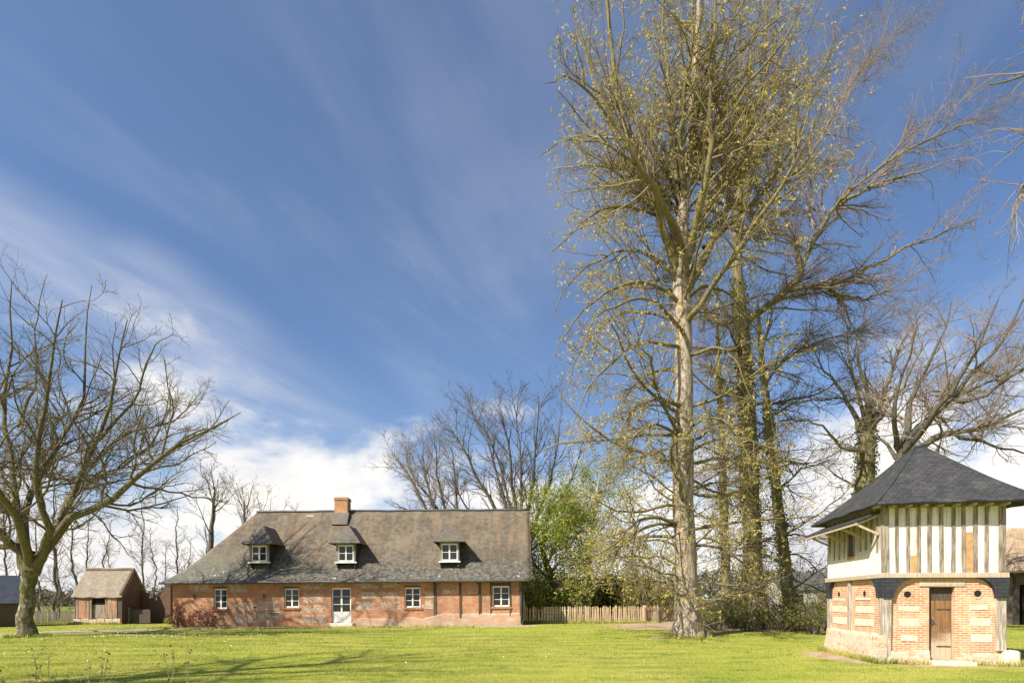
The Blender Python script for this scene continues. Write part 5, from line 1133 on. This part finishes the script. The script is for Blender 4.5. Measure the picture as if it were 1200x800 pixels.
# ---- fresh green tree at the farmhouse corner and the yellower growth beside it
def ball(cx, cy, cz, rx, ry, rz):
    return lambda B: (lambda q: (((q[:, 0]+B[0]-cx)/rx)**2+((q[:, 1]+B[1]-cy)/ry)**2+((q[:, 2]+B[2]-cz)/rz)**2) < 1)
BUSHY = [L(3.6, .08, 45, .5, 7, .14, .03, .012, .8, 2.8), L(3.4, .1, 45, .5, 6, .15, .02, .008, .4, 1.3), L(2.8, .1, 45, .5, 5, .15, .0, .006, .2, .6)]
tree('leafy_tree', 'fresh lime-green tree with a dark leaning trunk right beside the farmhouse gable', 652, 38, 101, [(660, 730), (655, 700), (645, 672), (636, 645), (640, 610), (645, 585)], [.26, .24, .21, .17, .12, .04],
     [([(648, 680, 0), (630, 660, -1), (622, 640, -1.4), (618, 622, -1.6)], .1, .012), ([(642, 660, 0), (655, 630, 1), (668, 600, 1.5), (672, 575, 1.8)], .11, .012), ([(652, 695, 0), (670, 670, -1), (685, 650, -1.5), (700, 632, -2)], .1, .012), ([(638, 640, 0), (625, 610, 1), (620, 585, 1.5)], .09, .012), ([(655, 700, 0), (640, 690, -1.5), (624, 690, -2)], .08, .01), ([(645, 672, 0), (662, 645, 1.6), (690, 610, 2.4)], .09, .01), ([(640, 610, 0), (648, 590, -1), (660, 562, -1.4)], .07, .01), ([(655, 700, 0), (680, 695, 1), (705, 680, 1.5)], .07, .01)],
     'bark_dark', 'twig_olive', BUSHY, leaf=('leaf_lime', .14, .085, 6, .9, .28), auto=((2.4, .1, 1, 60, 14, .4, 12, .12, .02, .4, .02), dict(lmin=1.6, lmax=3.6, abs_len=3.2, taper=.2)))
tree('leafy_tree', 'loose yellow-green budding tree with a pale straight stem behind the paling fence', 706, 41, 103, [(689, 728), (690, 690), (692, 640), (698, 590), (702, 555)], [.2, .18, .14, .09, .03],
     [([(690, 690, 0), (705, 660, -1), (725, 640, -1.5)], .08, .01), ([(691, 660, 0), (675, 630, 1), (662, 600, 1.4)], .08, .01), ([(692, 640, 0), (715, 605, -1), (735, 575, -1.5)], .08, .01), ([(696, 610, 0), (685, 580, 1.4), (680, 550, 2)], .07, .01), ([(699, 585, 0), (715, 560, 1), (728, 535, 1.5)], .06, .01), ([(690, 680, 0), (670, 665, -1), (655, 650, -1.5)], .06, .01)],
     'bark_tan', 'twig_olive', BUSHY, leaf=('leaf_lime', .13, .075, 5, .75, .25), auto=((1.6, .15, 1, 55, 14, .4, 12, .12, .02, .4, .02), dict(lmin=1.5, lmax=3.4, abs_len=3.0, taper=.2)))
def shrub(name, label, px, Y, h, rad, seed, nstem, twig, lf, ln, wd, mult=3, frac=.8, lean=0, group=None, cat='shrub', dens=1.0, base=None, up=.06):
    B = base or base_at(px, Y); g = Grow(seed); root = empty(name, B, label, cat, group)
    a_ = g.r.uniform(0, 2*np.pi, nstem); rr = rad*.35*np.sqrt(g.r.random(nstem)); p = np.stack([np.cos(a_)*rr, np.sin(a_)*rr, 0*a_], 1)
    d = np.stack([np.cos(a_)*g.r.uniform(.1, .9, nstem)*rad/h, np.sin(a_)*g.r.uniform(.1, .9, nstem)*rad/h, np.ones(nstem)], 1); d[:, 0] += lean; d /= np.linalg.norm(d, axis=1, keepdims=True)
    k = 9; P = np.empty((nstem, k, 3)); l_ = h*g.r.uniform(.65, 1.05, (nstem, 1))/(k-1)
    for j in range(k): P[:, j] = p; d = d+.11*g.r.standard_normal(d.shape); d /= np.linalg.norm(d, axis=1, keepdims=True); p = p+d*l_
    R0 = np.tile(np.linspace(.012+.008*h, .005, k), (nstem, 1))
    P2, R2 = g.kids(P, R0, 2.4*dens, .12, 1, 45, 14, .38, 6, .14, up, .6, .006, lmin=.25, lmax=1.1); P3, R3 = g.kids(P2, R2, 3.2*dens, .1, 1, 45, 14, .5, 4, .15, .02, .7, .0045, lmin=.12, lmax=.45)
    V, F = tubes([(P, R0, 5), (P2, R2, 4), (P3, R3, 3)]); np_mesh('stems', V, F, M[twig], root, True)
    src = np.concatenate([P3[:, -1], P3[:, 1], P2[:, 3], P2[:, -1]]); src = src[g.r.random(len(src)) < frac]
    V, F = leaves(g.r, np.repeat(src, mult, 0), ln, wd, droop=.2, jitter=.06); np_mesh('foliage', V, F, M[lf], root)
    return root
shrub('tall_shrub', 'tall golden budding shrub just left of the pale scarred trunk', 748, 38.5, 5.2, 3.0, 111, 34, 'twig_gold', 'leaf_gold', .13, .06, 3, .6)
shrub('tall_shrub', 'thin golden budding shrub half hidden by the pale scarred trunk', 785, 40, 4.6, 2.2, 112, 24, 'twig_gold', 'leaf_gold', .12, .06, 3, .6)
shrub('tall_shrub', 'lime-green suckering shrub at the foot of the farmhouse gable', 625, 36.6, 2.6, 1.0, 113, 16, 'twig_olive', 'leaf_lime', .15, .09, 3, .7)
for i, (px, Y, h, r_, lb) in enumerate(((668, 44, 3.0, 2.4, 'dark evergreen bush behind the brown slatted bin'), (703, 43, 3.0, 2.6, 'dark evergreen bush behind the pale straight stem'), (736, 43, 2.7, 2.4, 'dark evergreen bush behind the golden budding shrub'), (768, 44, 2.4, 2.2, 'lowest dark evergreen bush, close left of the pale scarred trunk'), (638, 45, 3.4, 2.6, 'dark evergreen bush showing through beside the farmhouse gable'))):
    shrub('evergreen_bush', lb, px, Y, h, r_, 120+i, 44, 'twig_dark', 'leaf_dark', .22, .13, 4, .95, group='evergreen bushes behind the paling fence', cat='bush')
under = [(836, 28.5, 1.1, .9, 'low leafy undergrowth shrub at the right foot of the pale scarred trunk'), (858, 29.5, 1.5, 1.1, 'tangled undergrowth shrub in front of the thin dark trunk'), (876, 27.5, 1.0, .8, 'small green undergrowth shrub on the lawn edge before the beech'), (900, 28.5, 1.3, 1.0, 'leafy undergrowth shrub before the right root of the beech'), (921, 27.0, 1.2, .9, 'twiggy undergrowth shrub at the foot of the leaning slim tree'), (940, 27.5, 1.6, 1.0, 'bushy undergrowth shrub between leaning slim tree and dovecote'), (956, 25.5, 1.5, .9, 'undergrowth shrub touching the back corner of the dovecote'), (966, 28, 1.9, 1.0, 'tallest undergrowth shrub close behind the dovecote corner'), (846, 33, 1.7, 1.2, 'shaded undergrowth shrub behind the pale scarred trunk'), (915, 34, 1.6, 1.2, 'pale twiggy shrub seen between the beech and the leaning tree'), (822, 30.5, 1.0, .9, 'darkest low shrub right behind the pale scarred trunk')]
for i, (px, Y, h, r_, lb) in enumerate(under):
    shrub('undergrowth_shrub', lb, px, Y, h, r_, 140+i, 34, 'twig_olive' if i % 3 else 'twig_grey', 'leaf_shrub' if i not in (8,) else 'leaf_ivy', .10, .055, 3, .5, group='undergrowth shrubs along the trees', dens=1.3)
shrub('red_shrub', 'reddish-leaved shrub at the left corner of the farmhouse wall', 212, 32.95, 1.35, .55, 161, 15, 'twig_pink', 'leaf_red', .13, .07, 3, .8, group='red shrubs against the farmhouse')
shrub('red_shrub', 'wider reddish shrub under the leftmost farmhouse window', 240, 32.9, 1.15, .8, 162, 20, 'twig_pink', 'leaf_red', .12, .07, 3, .8, group='red shrubs against the farmhouse')
shrub('low_plant', 'small green plant at the foot of the wall by the brick pillar', 199, 38.2, .5, .35, 163, 12, 'twig_olive', 'leaf_lime', .12, .06, 3, .9, cat='plant')
# ---- rose stems close to the camera
def rose(label, px, Y, tops, seed):
    B = base_at(px, Y); g = Grow(seed); root = empty('rose_bush', B, label, 'rose bush', 'bare rose bushes at the near edge of the lawn')
    Ls = [g.smooth([(0, 0, 0), tuple(local((px+a)/2+1, (b+900)/2, Y, B)), tuple(local(a, b, Y+o, B))], [.007, .005, .0032], 8, .012) for a, b, o in tops]
    P, Rr = stack(Ls); P2, R2 = g.kids(P, Rr, 7, .55, 1, 38, 10, .3, 4, .08, .05, .7, .0018, lmin=.05, lmax=.16)
    V, F = tubes([(P, Rr, 6), (P2, R2, 4)]); np_mesh('stems', V, F, M['twig_pink'], root, True)
    src = np.concatenate([P[:, -1], P2[:, -1]]); V, F = leaves(g.r, np.repeat(src, 5, 0), .028, .014, jitter=.008); np_mesh('buds', V, F, M['bud_red'], root)
    src, dr = along(g.r, P, 10*len(tops), .5, 1); V, F = leaves(g.r, src, .03, .018, jitter=.01); np_mesh('young_leaves', V, F, M['leaf_shrub'], root); return root
rose('taller bare rose bush near the left end of the lawn edge, a thick stem leaning', 56, 6.0, [(41, 769, 0), (48, 781, .1), (53, 770, -.1), (30, 792, 0)], 171)
rose('bare rose bush with several reddish stems, second along the near lawn edge', 104, 6.2, [(105, 780, 0), (121, 774, .1), (129, 772, -.1), (95, 791, .1), (85, 796, 0)], 172)
rose('thin pale rose stems standing alone right of the other rose bushes', 206, 6.4, [(195, 768, 0), (200, 770, .1), (219, 774, 0), (224, 768, .1)], 173)
rose('short rose stem cut by the lower left corner of the picture', 8, 5.6, [(0, 785, 0), (4, 797, 0)], 174)
# ---- a tree standing outside the view on the left whose shade falls over the near lawn
tree('shade_tree', 'bare tree standing outside the view at the left, shading the near lawn', -1123, 6.0, 181, [(-1123, 881), (-1120, 437), (-1110, 104), (-1100, -229), (-1105, -640)], [.42, .36, .3, .2, .06], [], 'bark_green', 'twig_olive', [L(2.6, .15, 40, .45, 7, .11, .05, .014, .9, 3.0), L(3.4, .15, 40, .48, 6, .12, .05, .010, .5, 1.5)], auto=((3.6, .42, 1, 62, 12, .5, 12, .10, .02, .5, .03), dict(lmin=3.0, lmax=6.5, abs_len=6.0, taper=.3)))
# ---- far hedges and woods, one mass
def mass(name, n, xr, yr, h, matn, ln, seed, label=None, clump=14):
    r = np.random.default_rng(seed); x = r.uniform(*xr, n); y = r.uniform(*yr, n); top = h*(.55+.25*np.sin(x/clump)+.2*np.sin(x/clump*2.7+1)+.12*np.sin(x/clump*7.1)); z = gz(x, y)+np.abs(top)*r.random(n)**.8
    V, F = leaves(r, np.stack([x, y, z], 1), ln, ln*.5, jitter=.3); o = np_mesh(name, V, F, M[matn]); return tag(o, kind='stuff', label=label)
mass('far_hedge', 16000, (-190, -40), (150, 162), 6.5, 'far_leaf', 1.0, 201, 'brown-green hedge line far across the meadow')
mass('far_wood', 42000, (-60, 260), (150, 185), 11, 'far_leaf', 1.2, 202, 'leafless wood far behind the trees on the right', 30)
mass('field_hedge', 9000, (10, 60), (74, 78), 2.6, 'far_leaf', .5, 203, 'low twiggy hedge beyond the trees on the right', 6)

# ------------------------------------------------------------------ lawn grass
def grass(n, y0, y1, ln, wd, seed):
    r = np.random.default_rng(seed); u = r.random(n); y = np.sqrt(y0**2+(y1**2-y0**2)*u); x = (r.random(n)*2-1)*(y*.93+1.0)
    z = gz(x, y); k = np.ones(n, bool); jit = r.uniform(.88, 1.15, n)
    for cx, cy, rx, ry, a in EARTH:
        ux, uy = x-cx, y-cy; d = np.hypot((ux*math.cos(a)+uy*math.sin(a))/rx, (-ux*math.sin(a)+uy*math.cos(a))/ry); k &= d > jit*.98
    for px, py, w in PC[::3]:
        k &= np.hypot(x-px, y-py) > w*.5*jit+.05
    k &= ~((x > HX-.3) & (x < 1.2) & (y > 32.9) & (y < 41)) & ~((y > 31.4) & (x > -20) & (x < 1.5) & (y < 33.5))
    x, y, z, = x[k], y[k], z[k]; n = len(x)
    clump = .6+.5*np.sin(x*1.1+np.sin(y*.9)*2)*np.sin(y*1.7+x*.35)
    h = ln*r.uniform(.5, 1.3, n)*(.7+.6*np.clip(clump, 0, 1)); a = r.uniform(0, 6.283, n); lx, ly = r.normal(0, .45, n), r.normal(0, .45, n); w = wd*r.uniform(.7, 1.3, n)
    p = np.stack([x, y, z-.004], 1); s_ = np.stack([np.cos(a)*w, np.sin(a)*w, 0*a], 1); t = np.stack([lx*h, ly*h, h], 1)
    V = np.stack([p-s_, p+s_, p+t], 1).reshape(-1, 3); b = np.arange(n)[:, None]*3+[[0, 1, 2]]
    return V, b
parts = [grass(260000, 7.0, 16, .032, .0048, 301), grass(220000, 16, 27, .036, .008, 302), grass(120000, 27, 48, .042, .014, 303)]
off = 0; VV, FF = [], []
for V, F in parts: VV.append(V); FF.append(F+off); off += len(V)
tag(np_mesh('grass', np.concatenate(VV), np.concatenate(FF), M['blades']), kind='stuff', label='short sunlit lawn grass in front of the farmhouse')

# longer grass where the mower does not reach, and daisies on the lawn
r_ = np.random.default_rng(411); P_ = []
def strip(A, Bq, n, w):
    t = r_.random((n, 1)); P_.append(np.array(A)*(1-t)+np.array(Bq)*t+r_.normal(0, w, (n, 2)))
dvm = Matrix.Rotation(R(-9), 3, 'Z')
def dl(x, y): q = dvm @ Vector((x, y, 0)); return (9.46+q.x, 14.5+q.y)
strip(dl(-.22, -.2), dl(-.22, 3.7), 900, .05); strip(dl(-.2, -.16), dl(1.0, -.16), 260, .04); strip(dl(1.9, -.17), dl(3.0, -.28), 260, .05); strip(dl(3.1, -.2), dl(3.05, 1.5), 400, .06)
for x, y, rr in ((7.6, 24.6, .72), (-21.15, 24.8, .6)):
    a_ = r_.uniform(0, 6.283, 700); q = rr+np.abs(r_.normal(0, .14, 700)); P_.append(np.stack([x+np.cos(a_)*q, y+np.sin(a_)*q], 1))
strip((.9, 34.8), (8.3, 34.8), 2600, .10); strip((-19.9, 31.0), (-2, 31.2), 1500, .08); strip((-29.3, 37.7), (-26, 37.7), 700, .1); strip((-35, 38.5), (-29.4, 38.5), 900, .1)
Q = np.concatenate(P_); n_ = len(Q); h_ = r_.uniform(.06, .22, n_); a_ = r_.uniform(0, 6.283, n_); w_ = r_.uniform(.006, .011, n_)*np.maximum(1, Q[:, 1]/18)
p_ = np.stack([Q[:, 0], Q[:, 1], gz(Q[:, 0], Q[:, 1])-.01], 1); s_ = np.stack([np.cos(a_)*w_, np.sin(a_)*w_, 0*a_], 1); t_ = np.stack([r_.normal(0, .4, n_)*h_, r_.normal(0, .4, n_)*h_, h_], 1)
V = np.stack([p_-s_, p_+s_, p_+s_*.7+t_*.6, p_+t_, p_-s_*.7+t_*.6], 1).reshape(-1, 3)
tag(np_mesh('long_grass', V, np.arange(n_)[:, None]*5+[[0, 1, 2, 3, 4]], M['blades']), kind='stuff', label='longer unmown grass along walls, fences and trunk feet')
n_ = 190; x_ = np.concatenate([r_.normal(-16, 3.4, n_-50), r_.uniform(-16, 6, 50)]); y_ = np.concatenate([r_.normal(25.5, 1.5, n_-50), r_.uniform(14, 29, 50)]); rr_ = r_.uniform(.008, .018, n_)
k_ = np.arange(6)*np.pi/3; V = np.stack([x_[:, None]+np.cos(k_)*rr_[:, None], y_[:, None]+np.sin(k_)*rr_[:, None], (gz(x_, y_)+.055)[:, None]+.012*np.sin(k_)], -1).reshape(-1, 3)
tag(np_mesh('daisies', V, np.arange(n_)[:, None]*6+[[0, 1, 2, 3, 4, 5]], M['white_paint']), kind='stuff', label='scattered white daisies in the lawn')
